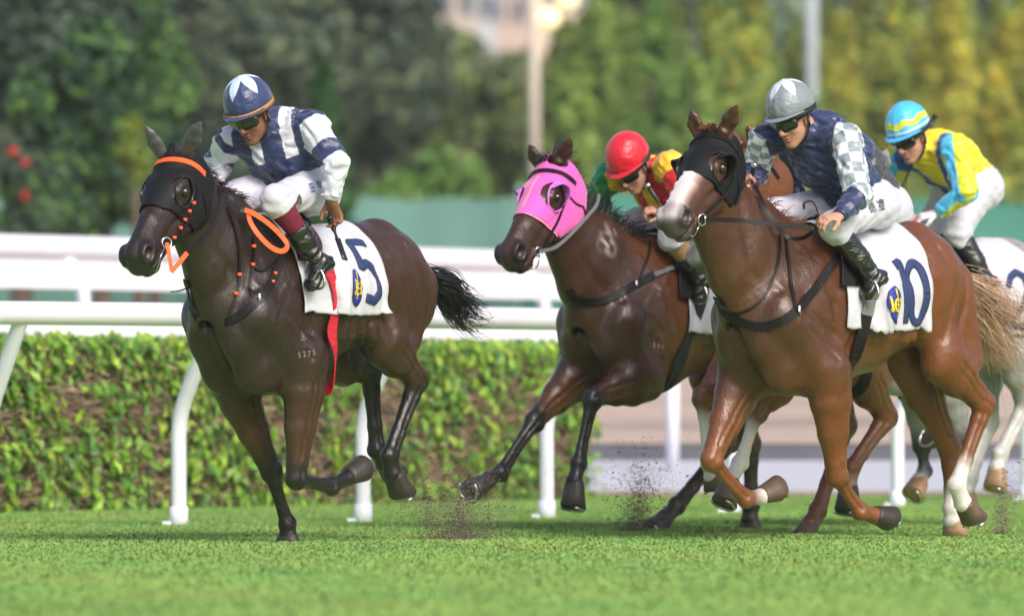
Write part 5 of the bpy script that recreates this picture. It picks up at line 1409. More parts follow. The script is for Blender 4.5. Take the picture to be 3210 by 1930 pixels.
def whip(A, Bp, fr, label, knob=None, parent=None):
    P = spline([A, A * .7 + Bp * .3, A * .3 + Bp * .7, Bp], 12)
    t = np.linspace(0, 1, 12); R = np.where(t < .36, .0125, .007 - .002 * t)
    V, F = tube_geo(P, R, 10, True)
    o = obj('whip', mesh_np('whip', V, F), mat('whip_black', (.012, .012, .013), rough=.35, spec=.5), None, fr.M, label, 'whip', 'riding whips held by the jockeys')
    d = nrm(A - Bp)
    V, F = tube_geo([A - d * .004, A + d * .003, A + d * .014, A + d * .018], [.0125, .016, .015, .006], 12, True)
    obj('handle_cap', mesh_np('handle_cap', V, F), knob or mat('whip_black', (.012, .012, .013)), o)
    V, F = ribbon_geo(np.array([Bp + d * .10, Bp, Bp - d * .03]), np.array([[0, .6, .8]] * 3), .03, .006); obj('flap', mesh_np('flap', V, F), MATS['whip_black'], o)
    return o

# colour schemes: functions of garment coordinates
NAVY = np.array((.022, .034, .105)); WH = np.array((.60, .61, .71)); LB = np.array((.52, .66, .86))
def silks_navy_braces(part, t, x, z):
    n = len(t); c = np.tile(NAVY, (n, 1))
    if part == 'body':
        m = (np.abs(x) > .052) & (np.abs(x) < .112) & (t > .70); c[m] = WH
    else:
        c[t < .27] = WH; c[(t >= .27) & (t < .46)] = NAVY; c[t >= .46] = WH
        c[(t > -.15) & (t < -.02)] = NAVY
    return c
def silks_check(part, t, x, z):
    n = len(t); c = np.tile(NAVY, (n, 1))
    if part != 'body':
        a = np.floor(t * 11 + 100).astype(int) + np.floor(x / (math.pi / 3.5) + 100).astype(int)
        ck = np.where((a % 2 == 0)[:, None], np.array((.74, .76, .80)), np.array((.25, .30, .34))); m = (t < .58) & (t > -.12); c[m] = ck[m]
    return c
YL = np.array((.80, .50, .02)); RD = np.array((.55, .008, .018))
def silks_redyellow(part, t, x, z):
    n = len(t); c = np.tile(RD, (n, 1))
    if part == 'body':
        m = (np.floor((x + 1.035) / .07).astype(int) % 2 == 0); c[m] = YL
    elif part == 'armR': c[:] = (.0, .20, .07)
    else: c[:] = RD; c[(t < .12)] = YL
    return c
YG = np.array((.62, .62, .02)); YY = np.array((.80, .66, .02)); CY = np.array((.08, .48, .78)); BL = np.array((.02, .10, .33))
def silks_yellowblue(part, t, x, z):
    n = len(t); c = np.tile(YY, (n, 1))
    if part == 'body':
        m = (np.abs(np.abs(x) - (.03 + .13 * np.clip(t - .35, 0, 1))) < .034) & (t > .30) & (z > -.07); c[m] = BL
    else:
        c[:] = YG; m = (np.abs(((x / math.pi + t * .35) % 1.0) - .5) < .17); c[m] = CY
    return c
def silks_dark(part, t, x, z):
    c = np.tile(np.array((.012, .014, .026)), (len(t), 1)); m = np.abs(x) > .08
    if part == 'body': c[m] = (.045, .05, .06)
    else: c[:] = NAVY * 1.1
    return c
def star_cap(base, star, n=5, a0=.42, a1=.50, ph0=0.0):
    def f(th, ph):
        u = ((ph + ph0) / (2 * math.pi) * n) % 1; tri = abs(u * 2 - 1)
        return star if th < a0 + a1 * tri else base
    return f
def plain_cap(base): return lambda th, ph: base
def band_cap(th, ph):
    w = 1.12 + .06 * math.sin(ph * 7)
    if w < th < w + .26: return (.60, .66, .03)
    if th > 1.52 and th < 1.66: return (.60, .72, .80)
    return (.06, .46, .80)
# ---------------------------------------------------------------- riders in the saddle
fwdN = lambda *a: np.array(a, float)
J5 = Jockey(A, dict(head=(785, 354, 0), neck=(868, 398, 0), chest=(888, 478, 0), pelvis=(945, 590, 0),
    shL=(978, 398, .19), shR=(722, 450, -.19), elL=(1052, 512, .34), elR=(682, 515, -.30), wrL=(1037, 628, .32), wrR=(676, 575, -.20),
    haL=(1062, 705, .32), haR=(690, 620, -.14), hipL=(985, 590, .10), hipR=(870, 590, -.10), knL=(866, 630, .22), knR=(660, 640, -.22),
    anL=(1002, 822, .30), anR=(800, 830, -.28), toeL=(972, 905, .28), toeR=(760, 900, -.28)),
    'jockey in navy and white silks with starred navy cap, on number 5', silks_navy_braces,
    star_cap(tuple(NAVY * 1.25), tuple(LB * 1.05), 5, .30, .85, .0), dict(rot=(8, 27, 4)), skin=(.23, .105, .060),
    boot_top=mat('maroon_sock', (.14, .004, .025), rough=.8, bump=.2, bscale=80), cap_trim=(mat('tan_strap', (.42, .19, .06), rough=.6), -.016, .0, .022),
    handL=(fwdN(.55, .1, -.1), .62), handR=(fwdN(-.2, .3, -.8), .75), rel=.0038, cuff=mat('white_cuff', (.65, .65, .74), rough=.6))
J10 = Jockey(C_, dict(head=(2484, 366, 0), neck=(2556, 408, 0), chest=(2598, 500, 0), pelvis=(2700, 632, 0),
    shL=(2650, 440, .19), shR=(2398, 440, -.19), elL=(2692, 612, .36), elR=(2366, 540, -.28), wrL=(2630, 678, .38), wrR=(2352, 572, -.16),
    haL=(2565, 688, .36), haR=(2325, 560, -.10), hipL=(2738, 640, .10), hipR=(2640, 640, -.10), knL=(2615, 712, .23), knR=(2425, 670, -.22),
    anL=(2738, 868, .30), anR=(2520, 870, -.28), toeL=(2712, 935, .28), toeR=(2490, 940, -.28)),
    'jockey with grey checked sleeves and silver cap, on number 10', silks_check,
    star_cap((.20, .235, .26), (.62, .70, .82), 5, .28, .80, .1), dict(rot=(4, 22, 3)), skin=(.50, .27, .19),
    handL=(fwdN(-.1, -.3, -.9), .60), handR=(fwdN(-.2, .6, -.6), .8), rel=.0038, cuff=mat('navy_cuff', tuple(NAVY), rough=.4))
JB = Jockey(B, dict(head=(1978, 518, 0), neck=(2058, 548, 0), chest=(2100, 600, 0), pelvis=(2180, 690, 0),
    shL=(2100, 520, .19), shR=(1905, 560, -.19), elL=(2165, 640, .34), elR=(1872, 608, -.32), wrL=(2085, 680, .22), wrR=(1900, 690, -.26),
    haL=(2040, 655, .18), haR=(1930, 725, -.22), hipL=(2200, 700, .10), hipR=(2100, 695, -.10), knL=(2108, 745, .22), knR=(1995, 700, -.22),
    anL=(2196, 880, .28), anR=(2010, 880, -.28), toeL=(2180, 945, .26), toeR=(1990, 940, -.28)),
    'jockey in red and yellow striped silks with plain red cap', silks_redyellow, plain_cap((.62, .006, .022)), dict(rot=(5, 38, 4)), skin=(.50, .27, .19),
    boot_top=mat('tan_legging', (.36, .22, .10), rough=.7), handL=(fwdN(-.2, -.3, -.8), .8), handR=(fwdN(-.2, .3, -.8), .8), rel=.005)
JF = Jockey(F_, dict(head=(2852, 424, 0), neck=(2920, 470, 0), chest=(2975, 505, 0), pelvis=(3045, 575, 0),
    shL=(2992, 470, .19), shR=(2815, 500, -.19), elL=(3028, 600, .36), elR=(2800, 600, -.32), wrL=(2935, 670, .20), wrR=(2840, 665, -.16),
    haL=(2880, 680, .14), haR=(2858, 690, -.08), hipL=(3068, 590, .10), hipR=(2985, 590, -.10), knL=(3000, 722, .20), knR=(2925, 700, -.20),
    anL=(3090, 880, .30), anR=(2970, 880, -.28), toeL=(3072, 945, .28), toeR=(2950, 940, -.28)),
    'jockey in yellow and blue silks with light blue cap, at far right', silks_yellowblue, band_cap, dict(rot=(5, 25, 4)), skin=(.50, .27, .19),
    glovecol=(.62, .62, .64), handL=(fwdN(-.2, -.3, -.8), .6), handR=(fwdN(-.2, .3, -.8), .8), rel=.005, breech=(.54, .53, .62))
JE = Jockey(E_, dict(head=(2500, 392, 0), neck=(2600, 440, 0), chest=(2665, 520, 0), pelvis=(2752, 640, 0),
    shL=(2690, 470, .19), shR=(2480, 480, -.19), elL=(2690, 600, .25), elR=(2472, 560, -.30), wrL=(2620, 660, .18), wrR=(2510, 640, -.20),
    haL=(2580, 690, .14), haR=(2520, 690, -.14), hipL=(2778, 655, .10), hipR=(2690, 655, -.10), knL=(2660, 720, .20), knR=(2500, 720, -.20),
    anL=(2760, 860, .26), anR=(2620, 880, -.28), toeL=(2740, 920, .26), toeR=(2600, 940, -.28)),
    'jockey in dark silks almost hidden behind the number 10 jockey', silks_dark, plain_cap((.02, .02, .03)), dict(rot=(0, 30, 0)), skin=(.45, .25, .17),
    handL=(fwdN(-.2, -.3, -.8), .6), handR=(fwdN(-.2, .3, -.8), .8), rel=.006)

# names printed on the breeches, logos
blue_ink = mat('blue_ink', (.03, .07, .28), rough=.6); black_ink = mat('black_ink', (.012, .012, .013), rough=.6)
text_on('breeches_lettering', '田', .052, J5.br_bvh, A.fr, 978, 591, blue_ink, J5.breeches, rot=8, off=.003, bold=.0005)
text_on('breeches_lettering', '泰', .045, J5.br_bvh, A.fr, 1000, 580, blue_ink, J5.breeches, rot=8, off=.003)
text_on('breeches_lettering', '德', .060, J10.br_bvh, C_.fr, 2733, 652, black_ink, J10.breeches, rot=10, off=.003)
text_on('breeches_lettering', '禮', .060, J10.br_bvh, C_.fr, 2762, 645, black_ink, J10.breeches, rot=10, off=.003)
text_on('breeches_lettering', '朱', .038, JE.br_bvh, E_.fr, 2778, 682, black_ink, JE.breeches, rot=12, off=.003)
text_on('breeches_lettering', '明', .045, JE.br_bvh, E_.fr, 2795, 674, black_ink, JE.breeches, rot=12, off=.003)
text_on('breeches_lettering', '昇', .045, JE.br_bvh, E_.fr, 2809, 662, black_ink, JE.breeches, rot=12, off=.003)

# whips
silver = mat('silver', (.7, .7, .7), rough=.25, metal=1.0)
fa = A.fr; w1 = whip(fa.J(1036, 688, .30), fa.J(1075, 800, .42), fa, 'black whip in the left hand of the number 5 jockey')
fc = C_.fr; whip(fc.J(2364, 520, -.10), fc.J(2330, 640, -.24), fc, 'short black whip in the right fist of the number 10 jockey', silver)
fb = B.fr; whip(fb.J(2033, 585, .17), fb.J(2120, 720, .30), fb, 'whip with a silver cap held by the red capped jockey', silver)
ff = F_.fr; whip(ff.J(2930, 368, -.02), ff.J(2795, 655, -.10), ff, 'long black whip raised before the chest of the yellow silks jockey')
# ---------------------------------------------------------------- tack
cloth_w = mat('cloth_white', (.53, .53, .60), rough=.75, sheen=.2, bump=.6, bscale=11, bdist=.02, var=.03)
navy_n = mat('number_navy', (.018, .035, .12), rough=.7); logo_b = mat('logo_blue', (.02, .035, .30), rough=.6); logo_y = mat('logo_yellow', (.72, .52, .03), rough=.6)
lea = mat('black_leather', (.007, .006, .006), rough=.42, spec=.25, bump=.3, bscale=90, bdist=.003)
hood_b = mat('hood_black', (.008, .008, .009), rough=.6, spec=.22, sheen=.0, bump=.2, bscale=200, bdist=.002)
hood_p = mat('hood_pink', (.80, .11, .48), rough=.7, spec=.3, sheen=.3, bump=.2, bscale=200, bdist=.002)
pinkedge = mat('pink_edging', (.85, .30, .42), rough=.7)
gloss_b = mat('gloss_black', (.010, .010, .012), rough=.12, spec=.6)
orange = mat('orange_web', (.92, .11, .02), rough=.55); redw = mat('red_web', (.50, .012, .03), rough=.6, bump=.2, bscale=120)
greyw = mat('grey_web', (.16, .16, .16), rough=.75, bump=.5, bscale=160, bdist=.004); steel = mat('steel', (.6, .6, .62), rough=.2, metal=1.0); tagw = mat('tag_white', (.75, .70, .72), rough=.6); tagr = mat('tag_pink', (.65, .08, .14), rough=.6)
greyr = mat('grey_strap', (.13, .13, .14), rough=.6)

def ring(H, p, n, r, w, name, m, parent=None, arc=(0, 360)):
    n = nrm(n); a = nrm(np.cross(n, [0, 0, 1.0])); b = np.cross(n, a)
    P = [p + a * r * math.cos(t) + b * r * math.sin(t) for t in np.radians(np.linspace(arc[0], arc[1], 25))]
    V, F = tube_geo(P, w, 8, arc[1] - arc[0] < 360); return obj(name, mesh_np(name, V, F), m, parent or H.obj)
def logo(H, mp, cloth, cx, cy, s=1.0):
    lg = decal_disc('emblem', cx, cy, .046 * s, .078 * s, mp, logo_b, cloth, .010, .12)
    X = lambda x, y: (cx + x * s, cy + y * s)
    Cc = [X(.020 * math.cos(t) , .026 * math.sin(t) - .008) for t in np.radians(np.linspace(45, 315, 14))]
    st = [(Cc, .009 * s), ([X(.0, .066), X(0, .04), X(0, .03)], .010 * s), ([X(0, .03), X(0, -.055)], .005 * s), ([X(-.034, .028), X(-.030, -.030)], .007 * s), ([X(.034, .028), X(.030, -.030)], .007 * s),
          ([X(-.034, -.004), X(.034, -.004)], .006 * s), ([X(-.040, -.022), X(-.034, -.034), X(-.024, -.028)], .005 * s), ([X(.040, -.022), X(.034, -.034), X(.024, -.028)], .005 * s)]
    decal_strokes('emblem_monogram', st, .008, mp, logo_y, lg, .0145)
def ellp(cx, cy, rx, ry, n=40): return [(cx + rx * math.copysign(abs(math.cos(t)) ** .8, math.cos(t)), cy + ry * math.sin(t)) for t in np.linspace(.0, 2 * math.pi, n)]

def saddle(H, u0, u1, zlow, flapm, seat_z=1.56):
    c, mp, tot = make_cloth(H, u0, u1, zlow, flapm, name='saddle', wr=.001, extra=.014, skew=.08)
    V = []; F = []; n1, n2 = 12, 11
    for i in range(n1):
        a = i / (n1 - 1); u = u0 - .03 + (u1 - u0 + .06) * a
        for j in range(n2):
            b = j / (n2 - 1) * 2 - 1; base = H.bvh.ray_cast(Vector((u, b * .11, 2.2)), Vector((0, 0, -1)))[0]
            z = (base.z if base else 1.45) + .030 + .035 * (a - .45) ** 2 * 4 * (1 if a > .45 else .6) - .02 * b * b
            V.append((u, b * (.085 + .035 * a), z))
    for i in range(n1 - 1):
        for j in range(n2 - 1): F.append((i * n2 + j, i * n2 + j + 1, (i + 1) * n2 + j + 1, (i + 1) * n2 + j))
    o = obj('seat', mesh_np('seat', V, F), lea, c); so = o.modifiers.new('thickness', 'SOLIDIFY'); so.thickness = .02
    return c
def stirrup(H, Jk, sad, side='L', leather=None):
    P = Jk.P; an, toe = P['an' + side], P['toe' + side]; fd = nrm(toe - an); sole = toe * .62 + an * .38 + np.array([0, 0, -.030])
    sg = 1 if side == 'L' else -1; lat = np.array([0, 1.0, 0]); top = sole + np.array([.01, -sg * .02, .135])
    pts = [top, sole + lat * .055 + [0, 0, .05], sole + lat * .052 - [0, 0, .012], sole - lat * .052 - [0, 0, .012], sole - lat * .055 + [0, 0, .05], top]
    V, F = tube_geo(spline(pts, 30), .006, 8, False); st = obj('stirrup_iron', mesh_np('stirrup_iron', V, F), steel, sad)
    s0 = np.array([top[0] - .02, sg * .10, 1.45]); s0, n0 = H.near(s0, .045); 
    H.strap('stirrup_leather', [s0, (s0 + top) / 2 + lat * sg * .03, top], .022, leather or lea, sad, .004, .035, 16, snap=False)

def rein_px(H, name, pts, w, m, parent=None, off=.012, n=40, face=(.35, 1, .1)):
    P = []
    for q in pts:
        if len(q) == 2: h = H.hit(*q); P.append(h[0] + h[1] * off if h else None)
        else: P.append(H.fr.J(*q))
    P = [p for p in P if p is not None]
    return H.strap(name, P, w, m, parent, .003, .006, n, snap=False, face=face)

# ---- number 5
hA = make_hood(A, .315, .42, hood_b, cups=None, holer=.060, rimm=gloss_b)
BB = lambda H, x, m, w, off: H.strap('browband', [H.H(x - .03, -.10, -.12), H.H(x - .01, -.09, -.06), H.H(x + .01, -.05, .0), H.H(x + .015, 0, .02), H.H(x + .01, .05, .0), H.H(x - .01, .09, -.06), H.H(x - .03, .10, -.12)], w, m, off=off, n=36)
br = BB(A, .050, orange, .028, .022)
bit = A.hit(516, 762) or (A.H(.45, .05, -.11), np.array([0, 1.0, 0]))
bp = bit[0] + bit[1] * .012; ring(A, bp, bit[1] + [.4, 0, 0], .024, .0042, 'bit_ring', steel)
ch = A.strap_px('cheek_strap', [(617, 556), (608, 620), (585, 680), (560, 728), (538, 752), (520, 762)], .013, lea, off=.013)
for (x, y) in ((601, 636), (588, 662), (574, 690), (560, 716), (541, 744)):
    h = A.hit(x, y)
    if h: V, F = tube_geo([h[0] + h[1] * .012 - [0, 0, .007], h[0] + h[1] * .012 + [0, 0, .007]], .010, 8, True); obj('orange_loop', mesh_np('orange_loop', V, F), orange, ch)
A.strap_px('throat_strap', [(612, 545), (626, 590), (638, 640), (640, 668)], .012, lea, off=.012)
f = A.fr; J = f.J
vb = bp[1]
A.fill('bit_tail', [bp, J(505, 800, vb + .03), J(490, 848, vb), J(478, 842, vb - .02)], .0035, steel)
rein_px(A, 'rein_stop', [tuple((*f.proj(bp), vb + .01)), (532, 812, vb + .03), (538, 850, vb + .04)], .020, orange)
rein_px(A, 'rein_stop', [(536, 852, vb + .04), (560, 825, vb + .05), (586, 792, vb + .06)], .022, orange)
rein_px(A, 'rein', [(584, 795, vb + .06), (628, 752, .13), (668, 708, .125), (690, 660, .12), (695, 612, .11), (680, 588, .06)], .020, lea)
rein_px(A, 'rein', [(690, 584, .06), (722, 618, .12), (756, 658, .15), (772, 668, .17)], .020, lea)
rein_px(A, 'rein', [(766, 658, .17), (800, 672, .19), (850, 708, .22), (892, 752, .25), (900, 776, .27), (880, 788, .27), (845, 772, .25), (805, 730, .22), (784, 696, .19), (778, 672, .17)], .024, orange, n=50)
bs = A.strap_px('breast_girth', [(588, 880), (597, 935), (616, 985), (663, 1015), (733, 1000), (810, 941), (849, 887), (870, 840), (888, 800)], .040, lea, off=.006, th=.007, n=40)
h = A.hit(812, 938)
if h:
    p = h[0] + h[1] * .016; V, F = box_geo((-.018, -.004, -.012), (.018, .004, .012)); t = obj('tag', mesh_np('tag', V, F, smooth=False), tagw, bs); t.location = Vector(p); t.rotation_euler = (0, math.radians(-35), math.radians(35))
    V, F = box_geo((-.006, -.0015, -.008), (.010, .0015, .008)); u = obj('tag_mark', mesh_np('tag_mark', V, F, smooth=False), tagr, bs); u.location = Vector(p + h[1] * .005); u.rotation_euler = t.rotation_euler
for nm, pts, dots in (('neck_strap', [(709, 650), (735, 720), (747, 800), (748, 870), (736, 945), (715, 985)], [(748, 860), (738, 920)]), ('neck_strap', [(788, 740), (792, 800), (788, 850), (783, 910), (800, 945)], [(791, 772), (790, 830)]),
                      ('neck_strap', [(792, 838), (820, 850), (850, 830), (872, 800)], []), ('neck_strap', [(888, 800), (868, 850), (858, 875)], [(860, 858), (852, 884)])):
    s_ = A.strap_px(nm, pts, .012, lea, off=.006)
    for d_ in dots:
        h = A.hit(*d_)
        if h: V, F = tube_geo([h[0] + h[1] * .008 - [0, 0, .007], h[0] + h[1] * .008 + [0, 0, .007]], .011, 8, True); obj('orange_loop', mesh_np('orange_loop', V, F), orange, s_)
A.fill('strap_end', [J(536, 915, .02), J(560, 912, .02), J(600, 898, .0)], .006, lea, flat=.4)
clA, mpA, _ = make_cloth(A, .09, -.52, 1.065, cloth_w, skew=-.03)
decal_strokes('number', [[(.535, .345), (.41, .345), (.415, .215), (.46, .235), (.505, .22), (.535, .17), (.53, .105), (.485, .065), (.425, .08)]], .040, mpA, navy_n, clA)
logo(A, mpA, clA, .345, .125)
sA = saddle(A, .0, -.18, 1.33, mat('maroon_leather', (.10, .006, .012), rough=.3, spec=.5)); stirrup(A, J5, sA); stirrup(A, J5, sA, 'R')
A.girth('girth', -.13, -.15, .056, redw, off=.034, a0=60)
hair_tail(A, [A.dock[0], A.dock[1], J(1400, 905, 0), J(1425, 945, 0), J(1475, 985, 0), J(1535, 1000, 0)], 520, (.10, .07), (.010, .009, .009), seed=3, curl=.035, rootr=.035, length_var=.6, w=(.0042, .001))
hair_mane(A, 420, .075, (.012, .010, .010), seed=5, blow=(-1.0, .1, .0), start=.0, end=.62, lift=.25, w=(.0026, .0007))
h = A.hit(960, 1112)
for tx, px, py, sz in (('S', 938, 1112, .036), ('2', 954, 1110, .036), ('7', 969, 1108, .036), ('5', 984, 1106, .036), ('永', 950, 1055, .05)):
    text_on('brand', tx, sz, A.bvh, f, px, py, mat('brand_white', (.22, .20, .19), rough=.7), A.obj, rot=8, off=.0015)

# ---- pink hooded bay
cupm = mat('cup_pink', (.62, .18, .62), rough=.4)
hB = make_hood(B, .345, .36, hood_p, cups=(98, 262, .050, .0, cupm), holer=.064, rimm=cupm)
B.strap('hood_seam', [B.H(.02, 0, 0), B.H(.10, 0, .01), B.H(.20, 0, .005), B.H(.31, 0, 0)], .014, pinkedge, hB, .002, .010)
B.strap('hood_edge', [B.H(.345 + .36 * min(z + .03, 0), y, z) for y, z in ((-.055, -.20), (-.075, -.12), (-.075, -.05), (-.04, -.005), (0, 0), (.04, -.005), (.075, -.05), (.075, -.12), (.055, -.20))], .010, pinkedge, hB, .002, .008, n=40)
BB(B, .065, lea, .024, .022)
bit = B.hit(1684, 788) or (B.H(.45, .05, -.11), np.array([0, 1.0, 0])); bp = bit[0] + bit[1] * .010; vb = bp[1]; ring(B, bp, bit[1] + [.4, 0, 0], .023, .004, 'bit_ring', steel)
B.strap_px('cheek_strap', [(1768, 590), (1762, 640), (1745, 690), (1718, 738), (1700, 770), (1686, 786)], .014, lea, off=.012)
B.strap_px('throat_strap', [(1768, 600), (1800, 640), (1822, 650), (1830, 675)], .013, lea, off=.010)
J = B.fr.J
B.fill('bit_tail', [bp, J(1690, 815, vb + .03), J(1678, 842, vb), J(1650, 838, vb - .02)], .0035, steel)
rein_px(B, 'rein', [(*B.fr.proj(bp), vb + .01), (1740, 775, .12), (1785, 738, .125), (1830, 690, .13), (1868, 645, .12), (1878, 610, .08)], .018, greyr)
bs = B.strap_px('breast_girth', [(1786, 905), (1795, 930), (1820, 942), (1858, 947), (1917, 933), (1982, 896), (2047, 863)], .040, lea, off=.006, th=.007, n=40)
B.strap_px('breast_strap', [(2047, 863), (2095, 845), (2140, 828)], .022, greyr, off=.010)
h = B.hit(1990, 893)
if h:
    p = h[0] + h[1] * .016; V, F = box_geo((-.018, -.004, -.012), (.018, .004, .012)); t = obj('tag', mesh_np('tag', V, F, smooth=False), tagw, bs); t.location = Vector(p); t.rotation_euler = (0, math.radians(-20), math.radians(35))
    V, F = box_geo((-.008, -.0015, -.007), (.008, .0015, .007)); u = obj('tag_mark', mesh_np('tag_mark', V, F, smooth=False), tagr, bs); u.location = Vector(p + h[1] * .005); u.rotation_euler = t.rotation_euler
B.strap_px('neck_strap', [(2035, 760), (2032, 800), (2012, 850), (2005, 880)], .012, lea, off=.006)
clB, mpB, _ = make_cloth(B, -.10, -.70, 1.00, cloth_w)
sB = saddle(B, -.10, -.30, 1.18, lea); stirrup(B, JB, sB)
B.girth('girth', -.22, -.03, .070, mat('girth_black', (.014, .017, .017), rough=.7), off=.014)
hair_mane(B, 420, .15, (.014, .011, .011), seed=6, blow=(-1.0, -.1, .35), start=.0, end=.98, lift=.8, w=(.0036, .001))
forelock(B, 40, .03, (.014, .011, .011))
hair_tail(B, [B.dock[0], B.dock[1], B.dock[2] + [-.15, 0, -.02], B.dock[2] + [-.4, 0, -.1], B.dock[2] + [-.6, 0, -.2]], 150, (.09, .06), (.012, .010, .010), seed=4)
for tx, px in (('H', 2036), ('3', 2050), ('9', 2064), ('0', 2077)): text_on('brand', tx, .036, B.bvh, B.fr, px, 1078 + (px - 2036) * .25, mat('brand_white2', (.40, .33, .30), rough=.7), B.obj, rot=-6, off=.0015)

# ---- number 10
hC = make_hood(C_, .300, .50, hood_b, cups=(98, 262, .055, .0, hood_b), holer=.060, rimm=gloss_b)
BB(C_, .04, lea, .026, .022)
bit = C_.hit(2194, 688) or (C_.H(.45, .05, -.11), np.array([0, 1.0, 0])); bp = bit[0] + bit[1] * .012; vb = bp[1]; ring(C_, bp, bit[1] + [.4, 0, 0], .026, .0045, 'bit_ring', steel)
ring(C_, bp + [-.012, .01, .005], bit[1] + [-.3, 0, .2], .016, .004, 'bit_ring', steel)
C_.strap_px('cheek_strap', [(2290, 488), (2296, 535), (2286, 580), (2255, 622), (2225, 650), (2202, 672)], .014, lea, off=.013)
C_.strap_px('throat_strap', [(2296, 505), (2308, 560), (2312, 600), (2300, 640)], .013, lea, off=.010)
J = C_.fr.J
C_.fill('bit_tail', [bp, J(2188, 715, vb + .03), J(2175, 738, vb + .01), J(2148, 742, vb - .02)], .0035, steel)
rein_px(C_, 'rein', [(*C_.fr.proj(bp), vb + .01), (2300, 690, .20), (2420, 703, .28), (2552, 716, .36)], .022, lea)
rein_px(C_, 'rein', [(2350, 562, -.02), (2375, 600, .06), (2398, 650, .13), (2430, 700, .17), (2470, 745, .2), (2520, 745, .27), (2560, 712, .36)], .020, lea)
C_.fill('rein_loop', [J(2520, 655, .33), J(2522, 636, .33), J(2545, 632, .34), J(2560, 655, .35), J(2566, 690, .35)], .006, lea, flat=.35)
bs = C_.strap_px('breast_girth', [(2248, 930), (2262, 965), (2312, 1005), (2383, 1025), (2440, 1010), (2489, 980), (2560, 898), (2600, 840), (2630, 790)], .042, lea, off=.006, th=.007, n=40)
h = C_.hit(2500, 972)
if h:
    p = h[0] + h[1] * .016; V, F = box_geo((-.014, -.004, -.014), (.014, .004, .014)); t = obj('tag', mesh_np('tag', V, F, smooth=False), tagw, bs); t.location = Vector(p); t.rotation_euler = (0, math.radians(-20), math.radians(35))
    V, F = box_geo((-.006, -.0015, -.008), (.007, .0015, .008)); u = obj('tag_mark', mesh_np('tag_mark', V, F, smooth=False), tagr, bs); u.location = Vector(p + h[1] * .005); u.rotation_euler = t.rotation_euler
C_.strap_px('neck_strap', [(2440, 735), (2442, 790), (2425, 870), (2383, 945), (2312, 983), (2265, 970)], .012, lea, off=.006, n=34)
C_.strap_px('neck_strap', [(2460, 735), (2466, 790), (2475, 860), (2486, 930), (2492, 976)], .016, lea, off=.006)
clC, mpC, _ = make_cloth(C_, -.04, -.62, .995, cloth_w, skew=-.02)
decal_strokes('number', [[(.325, .30), (.375, .325), (.385, .19), (.38, .035)]], .044, mpC, navy_n, clC)
decal_strokes('number', [ellp(.475, .175, .060, .145)], .042, mpC, navy_n, clC)
logo(C_, mpC, clC, .275, .125)
sC = saddle(C_, -.09, -.27, 1.20, lea); stirrup(C_, J10, sC); stirrup(C_, J10, sC, 'R')
C_.girth('girth', -.22, -.10, .066, greyw, a0=78, a1=108, off=.024)
C_.girth('girth', -.22, -.10, .060, lea, a0=107, a1=180, off=.020, th=.009)
hair_mane(C_, 260, .10, (.16, .055, .025), seed=7, blow=(-1.0, -.15, .15), start=.05, end=.95, lift=.4)
hair_tail(C_, [C_.dock[0], C_.dock[1], J(3105, 960, 0), J(3145, 1010, 0), J(3200, 1060, 0), J(3265, 1110, 0), J(3330, 1150, 0)], 250, (.20, .12), (.46, .29, .19), seed=8, curl=.10, rootr=.03, length_var=.6, w=(.0026, .0006))
forelock(C_, 30, .03, (.16, .055, .025))

# ---- the chestnut behind, and the grey
clE, mpE, _ = make_cloth(E_, -.05, -.62, 1.02, cloth_w)
sE = saddle(E_, -.02, -.28, 1.2, lea); stirrup(E_, JE, sE)
E_.girth('girth', -.2, -.1, .06, lea, off=.016)
E_.strap_px('neck_strap', [(2396, 510), (2420, 530), (2440, 560)], .014, lea, off=.006)
hair_mane(E_, 300, .13, (.17, .055, .025), seed=12, blow=(-1.0, -.1, .3), start=.0, end=.95, lift=.6)
JE_ = E_.fr.J
hair_tail(E_, [E_.dock[0], E_.dock[1], JE_(3090, 1010, 0), JE_(3105, 1070, 0), JE_(3120, 1120, 0), JE_(3128, 1180, 0)], 300, (.06, .05), (.42, .25, .13), seed=9, curl=.05, rootr=.03, w=(.0034, .0008))
clF, mpF, _ = make_cloth(F_, -.10, -.70, .995, cloth_w)
decal_strokes('number', [[(.40, .26), (.42, .31), (.47, .335), (.525, .31), (.53, .25), (.49, .16), (.40, .05), (.54, .05)]], .038, mpF, navy_n, clF)
logo(F_, mpF, clF, .335, .125)
sF = saddle(F_, -.04, -.30, 1.18, lea); stirrup(F_, JF, sF)
F_.girth('girth', -.24, -.14, .06, lea, off=.016)
JFf = F_.fr.J
F_.fill('rein', [JFf(2880, 682, .14), JFf(2830, 720, .12), JFf(2760, 760, .1), JFf(2660, 770, .08)], .008, mat('red_rein', (.5, .02, .02), rough=.5))
hair_mane(F_, 150, .12, (.10, .10, .11), seed=13)
hair_tail(F_, [F_.dock[0], F_.dock[1], F_.dock[2] + [-.15, 0, -.02], F_.dock[2] + [-.4, 0, -.1]], 150, (.09, .06), (.20, .20, .21), seed=14)

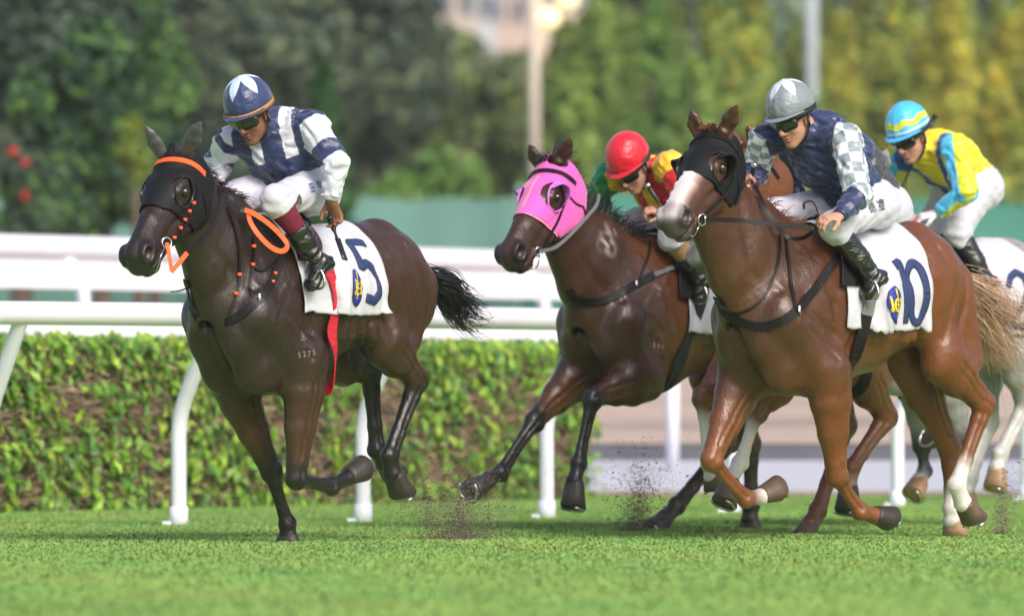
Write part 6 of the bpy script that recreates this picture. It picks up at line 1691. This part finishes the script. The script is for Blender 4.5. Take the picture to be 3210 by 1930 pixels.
# ---- clods and grit thrown up by the hooves
def kick(name, px, py, Y, w, h, n, label, seed, lean=0.0):
    r = np.random.RandomState(seed); c = wp(px, py, Y); t = r.uniform(0, 1, n) ** 1.8
    P = np.stack([c[0] + lean * t * h + r.normal(size=n) * w * (.30 + .35 * t), c[1] + r.normal(size=n) * .12, np.maximum(.004, t ** .75 * h * r.uniform(.4, 1, n))], 1)
    lump = hash_noise(P, 22.0, seed); keep = lump + .5 * r.normal(size=n) > -.1; P = P[keep]; n = len(P)
    s = np.clip(r.exponential(.0013, n), .0008, .008); q = r.normal(size=(n, 4, 3)); q /= np.linalg.norm(q, axis=2)[:, :, None]; V = P[:, None] + q * s[:, None, None] * [1.5, 1, .8]
    i = np.arange(n)[:, None] * 4; F = np.concatenate([i + [0, 1, 2], i + [0, 2, 3], i + [0, 3, 1], i + [1, 3, 2]], 0)
    cc = np.array((.15, .12, .095))[None] * r.uniform(.4, 1.5, n)[:, None]
    obj(name, mesh_np(name, V.reshape(-1, 3), F, np.repeat(cc, 4, 0), smooth=False), mat('grit', (0, 0, 0), rough=.95, attr=True), kind='stuff', label=label, cat='dirt')
kick('kicked_dirt', 1440, 1690, 31.4, .28, .42, 60000, 'spray of dark grit thrown up behind the number 5 horse', 1, -.15)
kick('kicked_dirt.001', 1990, 1680, 33.4, .15, .50, 36000, 'spray of grit at the hind hoof of the bay horse', 2, .10)
kick('kicked_dirt.002', 3140, 1670, 32.6, .07, .40, 12000, 'small spray of grit at the far right', 3, .1)
kick('kicked_dirt.003', 2490, 1660, 32.0, .06, .5, 320, 'few flying specks between the legs of the number 10 horse', 4, .1)
# ---- thin summer air
hz = bpy.data.materials.new('haze_air'); hz.use_nodes = True; hn = hz.node_tree.nodes; hn.remove(hn['Principled BSDF'])
pv = hn.new('ShaderNodeVolumePrincipled'); pv.inputs['Color'].default_value = (.82, .88, .92, 1); pv.inputs['Density'].default_value = .0004
hz.node_tree.links.new(pv.outputs[0], hn['Material Output'].inputs['Volume'])
V, F = box_geo((-270, -61, -2), (270, 530, 90)); obj('haze', mesh_np('haze', V, F, smooth=False), hz, kind='stuff', label='thin bright haze over the racecourse', cat='haze')
